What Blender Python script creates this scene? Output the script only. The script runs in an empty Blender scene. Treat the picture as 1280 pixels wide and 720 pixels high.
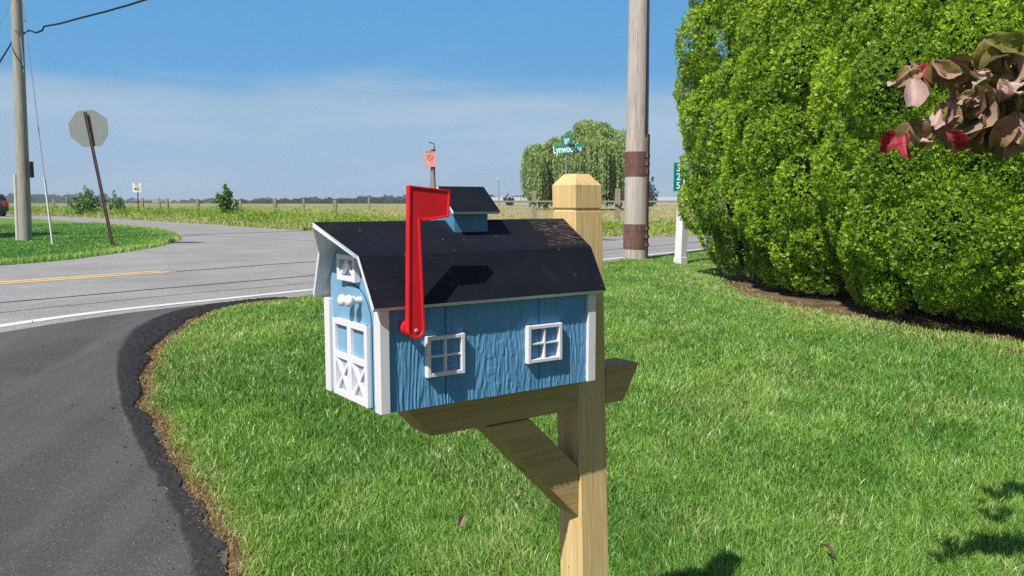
import bpy, bmesh, math, random
import numpy as np
from mathutils import Vector, Matrix, noise as mnoise
R = math.radians
rng = np.random.default_rng(7)
random.seed(7)
SC = bpy.context.scene
COL = SC.collection

# ------------------------------------------------------------------ camera model (1280 px wide photo)
F, HZ, CAMH = 1030.0, 252.0, 1.40
PITCH = math.atan((360 - HZ) / F)
def ray(x, y):
    dx = (x - 640) / F; dy = -(y - 360) / F
    return np.array([dx, math.cos(PITCH) + dy * math.sin(PITCH), -math.sin(PITCH) + dy * math.cos(PITCH)])
def gz(Y):
    t = np.clip((np.asarray(Y, float) - 3.2) / 4.8, 0, 1)
    return .35 * t * t * (3 - 2 * t)
def G(x, y):                       # where a sight line meets the ground
    d = ray(x, y); H = CAMH
    for _ in range(60):
        t = -H / d[2]; H = .5 * H + .5 * (CAMH - float(gz(t * d[1])))
    return np.array([d[0] * t, d[1] * t])
def AT(x, y, Y):                   # a point at distance Y
    d = ray(x, y) * (Y / ray(x, y)[1])
    return Vector((d[0], d[1], d[2] + CAMH))

# ------------------------------------------------------------------ noise
def _hash(ix, iy, s):
    n = (ix.astype(np.int64) * 374761393 + iy.astype(np.int64) * 668265263 + s * 974634777) & 0x7fffffff
    n = ((n ^ (n >> 13)) * 1274126177) & 0x7fffffff
    return ((n ^ (n >> 16)) & 0xffff) / 65535.0
def vnoise(x, y, s=0):
    x = np.asarray(x, float); y = np.asarray(y, float)
    ix = np.floor(x); iy = np.floor(y); fx = x - ix; fy = y - iy
    fx = fx * fx * (3 - 2 * fx); fy = fy * fy * (3 - 2 * fy)
    a = _hash(ix, iy, s); b = _hash(ix + 1, iy, s); c = _hash(ix, iy + 1, s); d = _hash(ix + 1, iy + 1, s)
    return (a * (1 - fx) + b * fx) * (1 - fy) + (c * (1 - fx) + d * fx) * fy
def fbm(x, y, s=0, o=4):
    r = 0; a = .5; t = 0
    for k in range(o):
        r = r + a * vnoise(x * 2 ** k, y * 2 ** k, s + k); t += a; a *= .5
    return r / t

# ------------------------------------------------------------------ materials
class NT:
    def __init__(s, m):
        s.m = m; m.use_nodes = True; s.t = m.node_tree; s.t.nodes.clear()
        s.out = s.n('ShaderNodeOutputMaterial')
    def n(s, ty, **k):
        nd = s.t.nodes.new(ty)
        for a, b in k.items(): setattr(nd, a, b)
        return nd
    def l(s, a, b): s.t.links.new(a, b)
    def coord(s, scale=(1, 1, 1), kind='Object', rot=(0, 0, 0)):
        tc = s.n('ShaderNodeTexCoord'); mp = s.n('ShaderNodeMapping')
        mp.inputs['Scale'].default_value = scale; mp.inputs['Rotation'].default_value = rot
        s.l(tc.outputs[kind], mp.inputs[0]); return mp.outputs[0]
    def noise(s, co, scale=5, detail=4, rough=.6, dist=0):
        nd = s.n('ShaderNodeTexNoise'); s.l(co, nd.inputs['Vector'])
        nd.inputs['Scale'].default_value = scale; nd.inputs['Detail'].default_value = detail
        nd.inputs['Roughness'].default_value = rough; nd.inputs['Distortion'].default_value = dist
        return nd.outputs['Fac']
    def vor(s, co, scale=5, feat='F1'):
        nd = s.n('ShaderNodeTexVoronoi'); nd.feature = feat; s.l(co, nd.inputs['Vector']); nd.inputs['Scale'].default_value = scale
        return nd
    def ramp(s, f, stops):
        nd = s.n('ShaderNodeValToRGB'); s.l(f, nd.inputs[0]); e = nd.color_ramp.elements
        e[0].position = stops[0][0]; e[0].color = tuple(stops[0][1]) + (1,)
        e[1].position = stops[-1][0]; e[1].color = tuple(stops[-1][1]) + (1,)
        for p, c in stops[1:-1]:
            q = e.new(p); q.color = tuple(c) + (1,)
        return nd.outputs[0]
    def mix(s, f, a, b, mode='MIX'):
        nd = s.n('ShaderNodeMix'); nd.data_type = 'RGBA'; nd.blend_type = mode
        for v, i in ((f, 0), (a, 6), (b, 7)):
            if isinstance(v, (int, float)): nd.inputs[i].default_value = v
            elif isinstance(v, (tuple, list)): nd.inputs[i].default_value = tuple(v) + (1,)
            else: s.l(v, nd.inputs[i])
        return nd.outputs[2]
    def math(s, op, a, b=0, clamp=False):
        nd = s.n('ShaderNodeMath', operation=op); nd.use_clamp = clamp
        for v, i in ((a, 0), (b, 1)):
            if isinstance(v, (int, float)): nd.inputs[i].default_value = v
            else: s.l(v, nd.inputs[i])
        return nd.outputs[0]
    def attr(s, name):
        nd = s.n('ShaderNodeAttribute'); nd.attribute_name = name; return nd.outputs['Fac']
    def bump(s, h, strength=.3, dist=.01, normal=None):
        nd = s.n('ShaderNodeBump'); s.l(h, nd.inputs['Height']); nd.inputs['Strength'].default_value = strength
        nd.inputs['Distance'].default_value = dist
        if normal is not None: s.l(normal, nd.inputs['Normal'])
        return nd.outputs[0]
    def bsdf(s, col, rough=.6, spec=.4, normal=None, metal=0, trans=None, tcol=None, coat=0):
        b = s.n('ShaderNodeBsdfPrincipled')
        for v, i in ((col, 'Base Color'), (rough, 'Roughness')):
            if isinstance(v, (int, float)): b.inputs[i].default_value = v
            elif isinstance(v, (tuple, list)): b.inputs[i].default_value = tuple(v) + (1,)
            else: s.l(v, b.inputs[i])
        b.inputs['Specular IOR Level'].default_value = spec; b.inputs['Metallic'].default_value = metal
        b.inputs['Coat Weight'].default_value = coat
        if normal is not None: s.l(normal, b.inputs['Normal'])
        o = b.outputs[0]
        if trans:
            t = s.n('ShaderNodeBsdfTranslucent'); c = tcol if tcol is not None else col
            if isinstance(c, (tuple, list)): t.inputs[0].default_value = tuple(c) + (1,)
            else: s.l(c, t.inputs[0])
            mx = s.n('ShaderNodeMixShader'); mx.inputs[0].default_value = trans
            s.l(o, mx.inputs[1]); s.l(t.outputs[0], mx.inputs[2]); o = mx.outputs[0]
        s.l(o, s.out.inputs[0]); return b
def mat(name): return NT(bpy.data.materials.new(name))

def m_paint(name, col, rough=.5, bumps=.15, dirt=.12, scale=(40, 40, 6), spec=.4):
    t = mat(name); co = t.coord(scale)
    n1 = t.noise(co, 1, 5); n2 = t.noise(t.coord((9, 9, 9)), 1, 4)
    d = tuple(c * (1 - dirt * 1.6) for c in col); l = tuple(min(1, c * (1 + dirt * .5)) for c in col)
    c = t.ramp(t.math('ADD', t.math('MULTIPLY', n1, .5), t.math('MULTIPLY', n2, .5)), [(.32, d), (.5, col), (.68, l)])
    t.bsdf(c, rough, spec, t.bump(n1, bumps, .002)); return t.m
def m_wood(name, axis, c1, c2, c3, knots=True, spec=.25, fine=1.0, bumpk=.5):
    t = mat(name); s = [110 * fine] * 3; s[axis] = 2.4 * fine
    co = t.coord(tuple(s)); g = t.noise(co, 1, 6, .65, .6)
    s2 = [14 * fine] * 3; s2[axis] = .9
    g2 = t.noise(t.coord(tuple(s2)), 1, 3, .5, 1.2)
    rings = t.math('SINE', t.math('MULTIPLY', g2, 42))
    v = t.math('ADD', t.math('MULTIPLY', g, .74), t.math('MULTIPLY', rings, .035))
    v = t.math('ADD', v, t.math('MULTIPLY', g2, .25))
    c = t.ramp(v, [(.3, c3), (.47, c2), (.66, c1)])
    if knots:
        kn = t.vor(t.coord((9, 9, 5)), 1); k = t.math('LESS_THAN', kn.outputs['Distance'], .095)
        c = t.mix(t.math('MULTIPLY', k, .7), c, (.18, .09, .03))
    t.bsdf(c, .62, spec, t.bump(v, bumpk, .003)); return t.m

M = {}
M['blue_side'] = None
def blue(name, col, fine):
    t = mat(name); g = t.noise(t.coord((90, 90, 7)), 1, 6, .65, .3); p = t.noise(t.coord((7, 7, 4)), 1, 4)
    v = t.math('ADD', t.math('MULTIPLY', g, .6), t.math('MULTIPLY', p, .4))
    c = t.ramp(v, [(.3, tuple(x * .8 for x in col)), (.5, col), (.7, tuple(min(1, x * 1.18) for x in col))])
    t.bsdf(c, .5, .35, t.bump(g, fine, .003)); return t.m
M['blue_side'] = blue('blue_rough_siding', (.112, .305, .52), .5)
M['blue_front'] = blue('blue_smooth_paint', (.18, .38, .54), .1)
M['white'] = m_paint('white_paint', (.74, .73, .75), .5, .2, .07)
M['white_soft'] = m_paint('white_plastic', (.78, .76, .80), .4, .05, .03)
M['lilac'] = m_paint('pale_door_panel', (.36, .42, .56), .5, .1, .08)
def roofblack():
    t = mat('black_roof_paint'); g = t.noise(t.coord((4, 60, 60)), 1, 6, .6, .8)
    r2 = t.math('SINE', t.math('MULTIPLY', t.noise(t.coord((1.6, 14, 26)), 1, 4, .55, .9), 150))
    p = t.noise(t.coord((14, 14, 14)), 1, 5)
    c = t.ramp(p, [(.3, (.006, .008, .014)), (.6, (.010, .012, .020)), (.75, (.018, .020, .027))])
    sc = t.noise(t.coord((22, 75, 75), rot=(0, 0, .7)), 1, 3, .7, 1.5)
    m1 = t.ramp(sc, [(.705, (0, 0, 0)), (.76, (1, 1, 1))])
    sp = t.vor(t.coord((30, 30, 30)), 1); m2 = t.math('LESS_THAN', sp.outputs['Distance'], .07)
    msk = t.math('MULTIPLY', t.math('MAXIMUM', m1, t.math('MULTIPLY', m2, .5)), .30)
    c = t.mix(msk, c, (.5, .46, .44))
    # worn grain showing at the back end of the roof
    tc = t.n('ShaderNodeTexCoord'); sx = t.n('ShaderNodeSeparateXYZ'); t.l(tc.outputs['Object'], sx.inputs[0])
    edge = t.math('MULTIPLY', t.math('GREATER_THAN', t.math('ADD', sx.outputs[0], t.math('MULTIPLY', p, .12)), .50), t.math('GREATER_THAN', sx.outputs[2], .312))
    gm = t.ramp(r2, [(.7, (0, 0, 0)), (1, (1, 1, 1))])
    c = t.mix(t.math('MULTIPLY', t.math('MULTIPLY', edge, gm), .38), c, (.36, .24, .15))
    h = t.math('ADD', t.math('MULTIPLY', g, .8), t.math('MULTIPLY', r2, .12))
    t.bsdf(c, t.math('ADD', t.math('MULTIPLY', g, .3), .42), .25, t.bump(h, .6, .002)); return t.m
M['roof'] = roofblack()
def flagred():
    t = mat('red_flag_plastic'); p = t.noise(t.coord((20, 20, 20)), 1, 4)
    c = t.ramp(p, [(.3, (.64, .010, .020)), (.7, (.76, .016, .028))]); t.bsdf(c, .5, .35, t.bump(p, .08, .002)); return t.m
M['red'] = flagred()
M['screw'] = m_paint('screw_steel', (.45, .4, .3), .35, .1, .1, spec=.6)
M['pine_v'] = m_wood('treated_pine_upright', 2, (.75, .575, .295), (.66, .475, .22), (.55, .35, .14), fine=1.3, bumpk=.55)
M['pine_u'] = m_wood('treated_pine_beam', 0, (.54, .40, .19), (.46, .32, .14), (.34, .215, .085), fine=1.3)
M['gray_wood'] = m_wood('weathered_pole_wood', 2, (.55, .50, .45), (.43, .385, .345), (.20, .17, .15), knots=False, fine=.55, bumpk=.9)
M['gray_wood2'] = m_wood('weathered_far_pole', 2, (.42, .39, .36), (.33, .305, .28), (.18, .165, .15), knots=False, fine=.5, bumpk=.8)
M['fence_wood'] = m_wood('old_fence_wood', 2, (.34, .30, .23), (.26, .23, .17), (.15, .13, .10), knots=False, fine=.4)
def rust(name, a, b):
    t = mat(name); p = t.noise(t.coord((22, 22, 5)), 1, 6, .75); c = t.ramp(p, [(.35, a), (.65, b)])
    t.bsdf(c, .7, .3, t.bump(p, .3, .005)); return t.m
M['rust'] = rust('brown_steel', (.10, .050, .042), (.20, .105, .085))
M['rustpost'] = rust('dark_rusty_post', (.05, .03, .028), (.12, .065, .05))
M['galv'] = rust('galvanized_steel', (.19, .215, .21), (.225, .25, .24))
M['dark'] = rust('dark_metal', (.02, .022, .025), (.035, .04, .04))
M['cable'] = rust('black_cable', (.012, .015, .02), (.02, .02, .025))
M['graycable'] = rust('gray_guy_wire', (.2, .21, .22), (.28, .29, .3))
M['palegray'] = m_paint('pale_sleeve', (.55, .56, .55), .5, .1, .1)
M['green_sign'] = m_paint('green_sign_face', (.0, .20, .15), .4, .02, .08)
M['sign_white'] = m_paint('sign_white', (.75, .8, .78), .4, .02, .03)
M['sign_pink'] = m_paint('faded_red_sign', (.75, .30, .27), .5, .05, .08)
M['sign_black'] = m_paint('sign_black', (.03, .03, .04), .5, .05, .05)
M['sign_mark'] = m_paint('sign_mark', (.16, .10, .12), .5, .05, .05)

def m_leaf(name, cols, trans=.35, rough=.5, spec=.35, attr='tint'):
    t = mat(name); c = t.ramp(t.attr(attr), cols)
    t.bsdf(c, rough, spec, trans=trans, tcol=t.mix(.5, c, (.35, .5, .05), 'MULTIPLY') if False else c); return t.m
M['grass'] = m_leaf('grass_blades', [(0, (.045, .14, .03)), (.3, (.115, .31, .05)), (.6, (.27, .50, .072)), (.84, (.54, .70, .19)), (1, (.70, .60, .38))], .28, .38, .6)
M['straw'] = m_leaf('dry_straw', [(0, (.20, .12, .05)), (.5, (.38, .26, .12)), (1, (.55, .42, .22))], .2, .7, .2)
M['thuja'] = m_leaf('arborvitae_sprays', [(0, (.025, .07, .010)), (.35, (.105, .23, .014)), (.7, (.31, .49, .022)), (1, (.54, .70, .06))], .15, .5, .35)
M['willow'] = m_leaf('willow_leaves', [(0, (.10, .16, .05)), (.5, (.26, .37, .11)), (1, (.44, .54, .19))], .3, .55)
M['weed'] = m_leaf('field_weeds', [(0, (.12, .22, .03)), (.4, (.34, .50, .07)), (.62, (.48, .54, .15)), (.8, (.58, .52, .27)), (1, (.64, .52, .37))], .3, .7, .15)
M['bushleaf'] = m_leaf('bush_leaves', [(0, (.06, .13, .03)), (.5, (.13, .27, .05)), (1, (.24, .38, .09))], .3, .6)
M['farleaf'] = m_leaf('distant_leaves', [(0, (.02, .045, .022)), (.5, (.035, .075, .03)), (1, (.06, .11, .04))], .1, .8, .1)
def m_bark(name, a, b):
    t = mat(name); p = t.noise(t.coord((14, 14, 3)), 1, 5, .7); t.bsdf(t.ramp(p, [(.35, a), (.65, b)]), .85, .1, t.bump(p, .8, .02)); return t.m
M['bark'] = m_bark('bark', (.06, .045, .035), (.16, .12, .09))
M['core'] = m_bark('shade_core', (.008, .012, .006), (.02, .025, .012))  # near-black colour stands for the shade inside the evergreen crowns

def m_ground(name, stops, s1=.5, s2=9, b=.4, bd=.02, mixc=None):
    t = mat(name); a = t.noise(t.coord((s1, s1, s1)), 1, 5); f = t.noise(t.coord((s2, s2, s2)), 1, 6, .7)
    v = t.math('ADD', t.math('MULTIPLY', a, .5), t.math('MULTIPLY', f, .5))
    c = t.ramp(v, stops)
    t.bsdf(c, .9, .1, t.bump(f, b, bd)); return t.m
M['soil'] = m_ground('lawn_soil', [(.3, (.022, .035, .010)), (.5, (.04, .07, .016)), (.7, (.09, .10, .035))], .6, 40)
M['islandgrass'] = m_ground('mown_grass', [(.3, (.09, .19, .03)), (.5, (.15, .29, .045)), (.7, (.24, .36, .07))], .35, 14, 1, .05)
M['field'] = m_ground('meadow_ground', [(.3, (.18, .21, .07)), (.5, (.30, .30, .14)), (.72, (.42, .36, .21))], .06, 1.5, 1, .2)
M['far'] = m_ground('far_farmland', [(.3, (.06, .10, .03)), (.5, (.12, .15, .06)), (.72, (.2, .19, .09))], .008, .1, .3, .3)
M['mulch'] = m_ground('mulch_bed', [(.3, (.07, .045, .028)), (.5, (.20, .135, .08)), (.68, (.40, .29, .18))], 3, 55, 1, .03)
M['strawsoil'] = m_ground('bare_edge_soil', [(.3, (.10, .065, .035)), (.5, (.24, .165, .09)), (.68, (.40, .30, .17))], 4, 60, 1, .02)
def m_asphalt(name, base, speck, fine, patch, bumpd=.004, thr=.10, cracks=False, tracks=False, blend=None):
    t = mat(name)
    v1 = t.vor(t.coord((fine,) * 3), 1); n = t.noise(t.coord((fine * .7,) * 3), 1, 4, .7); p = t.noise(t.coord((patch,) * 3), 1, 5, .6)
    v2 = t.vor(t.coord((fine * .35,) * 3), 1)
    wn = t.n('ShaderNodeTexWhiteNoise'); t.l(v1.outputs['Position'], wn.inputs['Vector'])
    c = t.ramp(t.math('ADD', t.math('MULTIPLY', n, .45), t.math('MULTIPLY', p, .55)), [(.3, tuple(x * .68 for x in base)), (.5, base), (.7, tuple(x * 1.35 for x in base))])
    c = t.mix(t.math('MULTIPLY', t.math('GREATER_THAN', wn.outputs['Value'], 1 - thr), t.math('LESS_THAN', v1.outputs['Distance'], .42)), c, speck)
    c = t.mix(t.math('MULTIPLY', t.math('LESS_THAN', wn.outputs['Value'], .25), .45), c, tuple(x * .4 for x in base))
    if cracks:
        st = t.noise(t.coord((.5, 5, 5), rot=(0, 0, -.93)), 1, 4, .6, .4)
        c = t.mix(t.math('MULTIPLY', st, .35), c, tuple(x * .6 for x in base))
    if blend:
        c2 = t.ramp(n, [(.3, tuple(b_ * .6 for b_ in blend)), (.7, tuple(b_ * 1.5 for b_ in blend))])
        c = t.mix(t.attr('tint'), c, c2)
    if tracks:
        st = t.noise(t.coord((2.2, .25, 1), rot=(0, 0, .22)), 1, 5, .6, .3)
        m = t.ramp(st, [(.45, (0, 0, 0)), (.7, (1, 1, 1))])
        c = t.mix(t.math('MULTIPLY', m, .45), c, tuple(x * 1.9 for x in base))
    t.bsdf(c, .82, .3, t.bump(t.math('ADD', v1.outputs['Distance'], n), .6, bumpd)); return t.m
M['road'] = m_asphalt('old_road_asphalt', (.34, .33, .325), (.5, .49, .47), 60, .9, .003, .14, cracks=True)
M['drive'] = m_asphalt('dark_driveway_asphalt', (.090, .084, .084), (.32, .30, .28), 170, 1.2, .006, .045, tracks=True)
M['tar'] = m_asphalt('fresh_black_asphalt', (.090, .084, .084), (.32, .30, .28), 170, 1.2, .006, .045, blend=(.024, .023, .025))
def m_line(name, col, under, wear=.45):
    t = mat(name); n = t.noise(t.coord((25, 25, 25)), 1, 6, .75); n2 = t.noise(t.coord((2, 2, 2)), 1, 4)
    f = t.ramp(t.math('ADD', t.math('MULTIPLY', n, .6), t.math('MULTIPLY', n2, .4)), [(wear - .08, (0, 0, 0)), (wear + .06, (1, 1, 1))])
    t.bsdf(t.mix(f, under, col), .75, .25); return t.m
M['wline'] = m_line('white_road_paint', (.70, .69, .68), (.32, .31, .31), .4)
M['yline'] = m_line('yellow_road_paint', (.78, .54, .24), (.42, .36, .27), .44)
M['crackseal'] = m_line('crack_filler', (.075, .075, .08), (.18, .18, .18), .42)

# ------------------------------------------------------------------ object helpers
def tag(o, label=None, cat=None, group=None, kind=None):
    if label: o['label'] = label
    if cat: o['category'] = cat
    if group: o['group'] = group
    if kind: o['kind'] = kind
    return o
def empty(name, loc, rz=0, label=None, cat=None, group=None):
    o = bpy.data.objects.new(name, None); COL.objects.link(o); o.location = loc; o.rotation_euler = (0, 0, rz)
    o.empty_display_size = .1
    return tag(o, label, cat, group)
def link(name, me, mats, parent=None, smooth=False):
    if not isinstance(mats, (list, tuple)): mats = [mats]
    for m in mats: me.materials.append(m)
    o = bpy.data.objects.new(name, me); COL.objects.link(o)
    if parent is not None: o.parent = parent
    if smooth: me.polygons.foreach_set('use_smooth', [True] * len(me.polygons))
    return o
def np_mesh(name, V, faces, mats, parent=None, tint=None, mi=None, smooth=False):
    me = bpy.data.meshes.new(name); V = np.asarray(V, np.float32)
    if not isinstance(faces, list): faces = [faces]
    loops = np.concatenate([f.ravel() for f in faces]).astype(np.int32)
    tot = np.concatenate([np.full(len(f), f.shape[1], np.int32) for f in faces])
    st = np.concatenate([[0], np.cumsum(tot)[:-1]]).astype(np.int32)
    me.vertices.add(len(V)); me.vertices.foreach_set('co', V.ravel())
    me.loops.add(len(loops)); me.loops.foreach_set('vertex_index', loops)
    me.polygons.add(len(tot)); me.polygons.foreach_set('loop_start', st)
    try: me.polygons.foreach_set('loop_total', tot)
    except Exception: pass
    me.update(calc_edges=True)
    if tint is not None:
        a = me.attributes.new('tint', 'FLOAT', 'POINT'); a.data.foreach_set('value', np.asarray(tint, np.float32))
    o = link(name, me, mats, parent, smooth)
    if mi is not None: me.polygons.foreach_set('material_index', np.asarray(mi, np.int32))
    return o
def bm_obj(name, bm, mats, parent=None, smooth=False):
    bmesh.ops.recalc_face_normals(bm, faces=bm.faces)
    me = bpy.data.meshes.new(name); bm.to_mesh(me); bm.free()
    return link(name, me, mats, parent, smooth)
def add_box(bm, lo, hi, bev=0, mi=0, off=(0, 0, 0), shear=0, xf=None):
    vs = []
    for z in (lo[2], hi[2]):
        for x, y in ((lo[0], lo[1]), (hi[0], lo[1]), (hi[0], hi[1]), (lo[0], hi[1])):
            p = Vector((x - off[0], y - off[1] + shear * z, z - off[2]))
            vs.append(bm.verts.new(xf @ p if xf else p))
    fs = [bm.faces.new([vs[i] for i in q]) for q in ((3, 2, 1, 0), (4, 5, 6, 7), (0, 1, 5, 4), (1, 2, 6, 5), (2, 3, 7, 6), (3, 0, 4, 7))]
    for f in fs: f.material_index = mi
    if bev:
        ed = list({e for f in fs for e in f.edges})
        r = bmesh.ops.bevel(bm, geom=ed, offset=bev, segments=2, affect='EDGES', profile=.5)
        for f in r['faces']: f.material_index = mi
    return vs
def add_prism(bm, pts, d, bev=0, mi=0):
    # pts: list of 3D points of one face, d: extrusion vector
    a = [bm.verts.new(Vector(p)) for p in pts]; b = [bm.verts.new(Vector(p) + Vector(d)) for p in pts]
    n = len(a); fs = [bm.faces.new(a[::-1]), bm.faces.new(b)]
    for i in range(n): fs.append(bm.faces.new((a[i], a[(i + 1) % n], b[(i + 1) % n], b[i])))
    for f in fs: f.material_index = mi
    if bev:
        ed = list({e for f in fs for e in f.edges})
        bmesh.ops.bevel(bm, geom=ed, offset=bev, segments=2, affect='EDGES', profile=.5)
    return fs
def add_tube(bm, pts, r, seg=8, mi=0, cap=True, sm=True):
    pts = [Vector(p) for p in pts]
    if not hasattr(r, '__len__'): r = [r] * len(pts)
    rings = []
    up = Vector((0, 0, 1))
    for i, p in enumerate(pts):
        t = (pts[min(i + 1, len(pts) - 1)] - pts[max(i - 1, 0)]).normalized()
        a = t.cross(up)
        if a.length < 1e-3: a = t.cross(Vector((0, 1, 0)))
        a.normalize(); b = t.cross(a)
        rings.append([bm.verts.new(p + (a * math.cos(2 * math.pi * k / seg) + b * math.sin(2 * math.pi * k / seg)) * r[i]) for k in range(seg)])
    for q in range(len(rings) - 1):
        for k in range(seg):
            f = bm.faces.new((rings[q][k], rings[q][(k + 1) % seg], rings[q + 1][(k + 1) % seg], rings[q + 1][k])); f.material_index = mi; f.smooth = seg > 6 and sm
    if cap:
        for rg in (rings[0], rings[-1][::-1]):
            f = bm.faces.new([bm.verts.new(v.co) for v in rg]); f.material_index = mi
def tube_obj(name, pts, r, m, parent=None, seg=8):
    bm = bmesh.new(); add_tube(bm, pts, r, seg); return bm_obj(name, bm, m, parent)
def box_obj(name, lo, hi, m, parent=None, bev=0, off=(0, 0, 0), shear=0):
    bm = bmesh.new(); add_box(bm, lo, hi, bev, 0, off, shear); return bm_obj(name, bm, m, parent)
def text_obj(name, body, size, m, parent, loc, rot, xs=1, ext=.001, align='CENTER'):
    c = bpy.data.curves.new(name, 'FONT'); c.body = body; c.size = size; c.extrude = ext; c.align_x = align; c.align_y = 'CENTER'; c.offset = size * .018
    c.materials.append(m); o = bpy.data.objects.new(name, c)
    COL.objects.link(o); bpy.context.view_layer.update()
    dg = bpy.context.evaluated_depsgraph_get(); me = bpy.data.meshes.new_from_object(o.evaluated_get(dg))
    bpy.data.objects.remove(o)
    q = bpy.data.objects.new(name, me); COL.objects.link(q); q.parent = parent
    q.location = loc; q.rotation_euler = rot; q.scale = (xs, 1, 1)
    return q

# ------------------------------------------------------------------ ground sheets
YL = [3.2 + .3 * k for k in range(17)]
def sheet(name, pts, dz, m, kind='structure', thick=0):
    bm = bmesh.new(); vs = [bm.verts.new((float(p[0]), float(p[1]), 0)) for p in pts]
    f = bm.faces.new(vs)
    for y in YL:
        bmesh.ops.bisect_plane(bm, geom=bm.verts[:] + bm.edges[:] + bm.faces[:], plane_co=(0, y, 0), plane_no=(0, 1, 0))
    bmesh.ops.triangulate(bm, faces=bm.faces[:])
    for v in bm.verts: v.co.z = float(gz(v.co.y)) + dz
    bmesh.ops.recalc_face_normals(bm, faces=bm.faces)
    for f in bm.faces:
        if f.normal.z < 0: f.normal_flip()
    me = bpy.data.meshes.new(name); bm.to_mesh(me); bm.free()
    o = link(name, me, m); o['kind'] = kind; return o
def smooth_poly(pts, it=2):
    P = [np.array(p, float) for p in pts]
    for _ in range(it):
        Q = [P[0]]
        for a, b in zip(P[:-1], P[1:]): Q += [a * .75 + b * .25, a * .25 + b * .75]
        Q.append(P[-1]); P = Q
    return P
def inpoly(x, y, poly):
    poly = np.asarray(poly); r = np.zeros(len(x), bool); j = len(poly) - 1
    for i in range(len(poly)):
        xi, yi = poly[i]; xj, yj = poly[j]
        c = ((yi > y) != (yj > y)) & (x < (xj - xi) * (y - yi) / (yj - yi + 1e-12) + xi)
        r ^= c; j = i
    return r
def dist_poly(x, y, line):
    d = np.full(len(x), 1e9)
    for a, b in zip(line[:-1], line[1:]):
        ax, ay = a; bx, by = b; L = (bx - ax) ** 2 + (by - ay) ** 2 + 1e-12
        t = np.clip(((x - ax) * (bx - ax) + (y - ay) * (by - ay)) / L, 0, 1)
        d = np.minimum(d, np.hypot(x - ax - t * (bx - ax), y - ay - t * (by - ay)))
    return d

W0, W1 = np.array([-4.43, 7.06]), np.array([2.47, 15.85])          # painted edge line of the main road
RD = (W1 - W0) / np.linalg.norm(W1 - W0); RN = np.array([-RD[1], RD[0]])
sheet('ground', [(-3000, -200), (3000, -200), (3000, 4000), (-3000, 4000)], 0, M['far'])
EDGE = smooth_poly([(-.2, -4), (-.45, 1.0), G(292, 720), G(267, 667), G(233, 613), G(207, 567), G(187, 533), G(177, 503), G(176, 470), G(190, 440), G(222, 413), G(264, 393), G(310, 380), (-2.30, 8.72)], 2)
EDGE = [p + np.array([vnoise(p[1] * 5, 0, 3) - .5, 0]) * .07 for p in EDGE]
near_edge = lambda s, o=-.45: W0 + RD * s + RN * o
LAWN = [tuple(p) for p in EDGE] + [tuple(near_edge(s)) for s in (3.2, 8, 14, 30, 60)] + [(60, 40), (60, -4)]
sheet('lawn', LAWN, .004, M['soil'])
ISL = [G(0, 333), G(50, 329), G(100, 324), G(150, 317), G(200, 309), G(222, 302), G(228, 299), G(215, 292), G(190, 287), G(150, 283), G(100, 278), G(40, 274)]
isl = [tuple(W0 + RD * -45 + RN * 7.0)] + [tuple(p) for p in smooth_poly(ISL, 1)] + [(-62, 69), (-122, 103), (-200, 60), (-120, -25)]
sheet('lawn', isl, .008, M['islandgrass'])
farE = [G(870, 295.5), G(756, 296), G(600, 294), G(480, 292), G(380, 289), G(300, 283.5), G(200, 277), G(100, 271.6), (-60, 83), (-124, 118)]
ROAD = [tuple(W0 + RD * -45 + RN * -.45), tuple(near_edge(0)), tuple(near_edge(12)), tuple(W0 + RD * 130 + RN * -.45), tuple(W0 + RD * 130 + RN * 7), (9.5, 29.5)] + \
       [tuple(p) for p in farE] + [(-122, 103), (-62, 69)] + [tuple(p) for p in smooth_poly(ISL, 1)][::-1] + [tuple(W0 + RD * -45 + RN * 7.0)]
sheet('road', ROAD, .012, M['road'])
field = [tuple(W0 + RD * 130 + RN * 7.2), (9.5, 29.5)] + [tuple(p) for p in farE] + [(-400, 300), (-400, 420), (400, 420), (400, 150)]
sheet('field', field, .008, M['field'])
def stripe(name, s0, s1, o, w, m, dz=.016, n=60, wob=0.0):
    A = []; B = []
    for s in np.linspace(s0, s1, n):
        k = wob * (float(vnoise(s * .9, o, 5)) - .5) * 2
        A.append(tuple(W0 + RD * s + RN * (o + k - w / 2))); B.append(tuple(W0 + RD * s + RN * (o + k + w / 2)))
    return sheet(name, A + B[::-1], dz, m)
stripe('road_edge_line', -45, 60, 0, .13, M['wline'])
y0 = float(np.dot(G(0, 354.5) - W0, RN)); sy = float(np.dot(G(208, 340.5) - W0, RD)); y1 = float(np.dot(G(205, 341) - W0, RN)); yo = (y0 + y1) / 2
stripe('road_centre_line', -45, sy, yo - .12, .15, M['yline'])
stripe('road_centre_line', -45, sy, yo + .12, .15, M['yline'])
stripe('road_crack', sy + .1, 40, yo - .1, .07, M['crackseal'], .016, 90, .09)
stripe('road_crack', -45, 40, 1.52, .045, M['crackseal'], .017, 160, .04)
stripe('road_crack', -3, 14, .75, .02, M['crackseal'], .016, 90, .1)
DRV = [tuple(p) for p in EDGE] + [tuple(near_edge(s, -.30)) for s in (2.6, 0, -3, -7)] + [(-6.8, .8), (-6.2, -4)]
sheet('driveway', DRV, .020, M['drive'])
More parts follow.
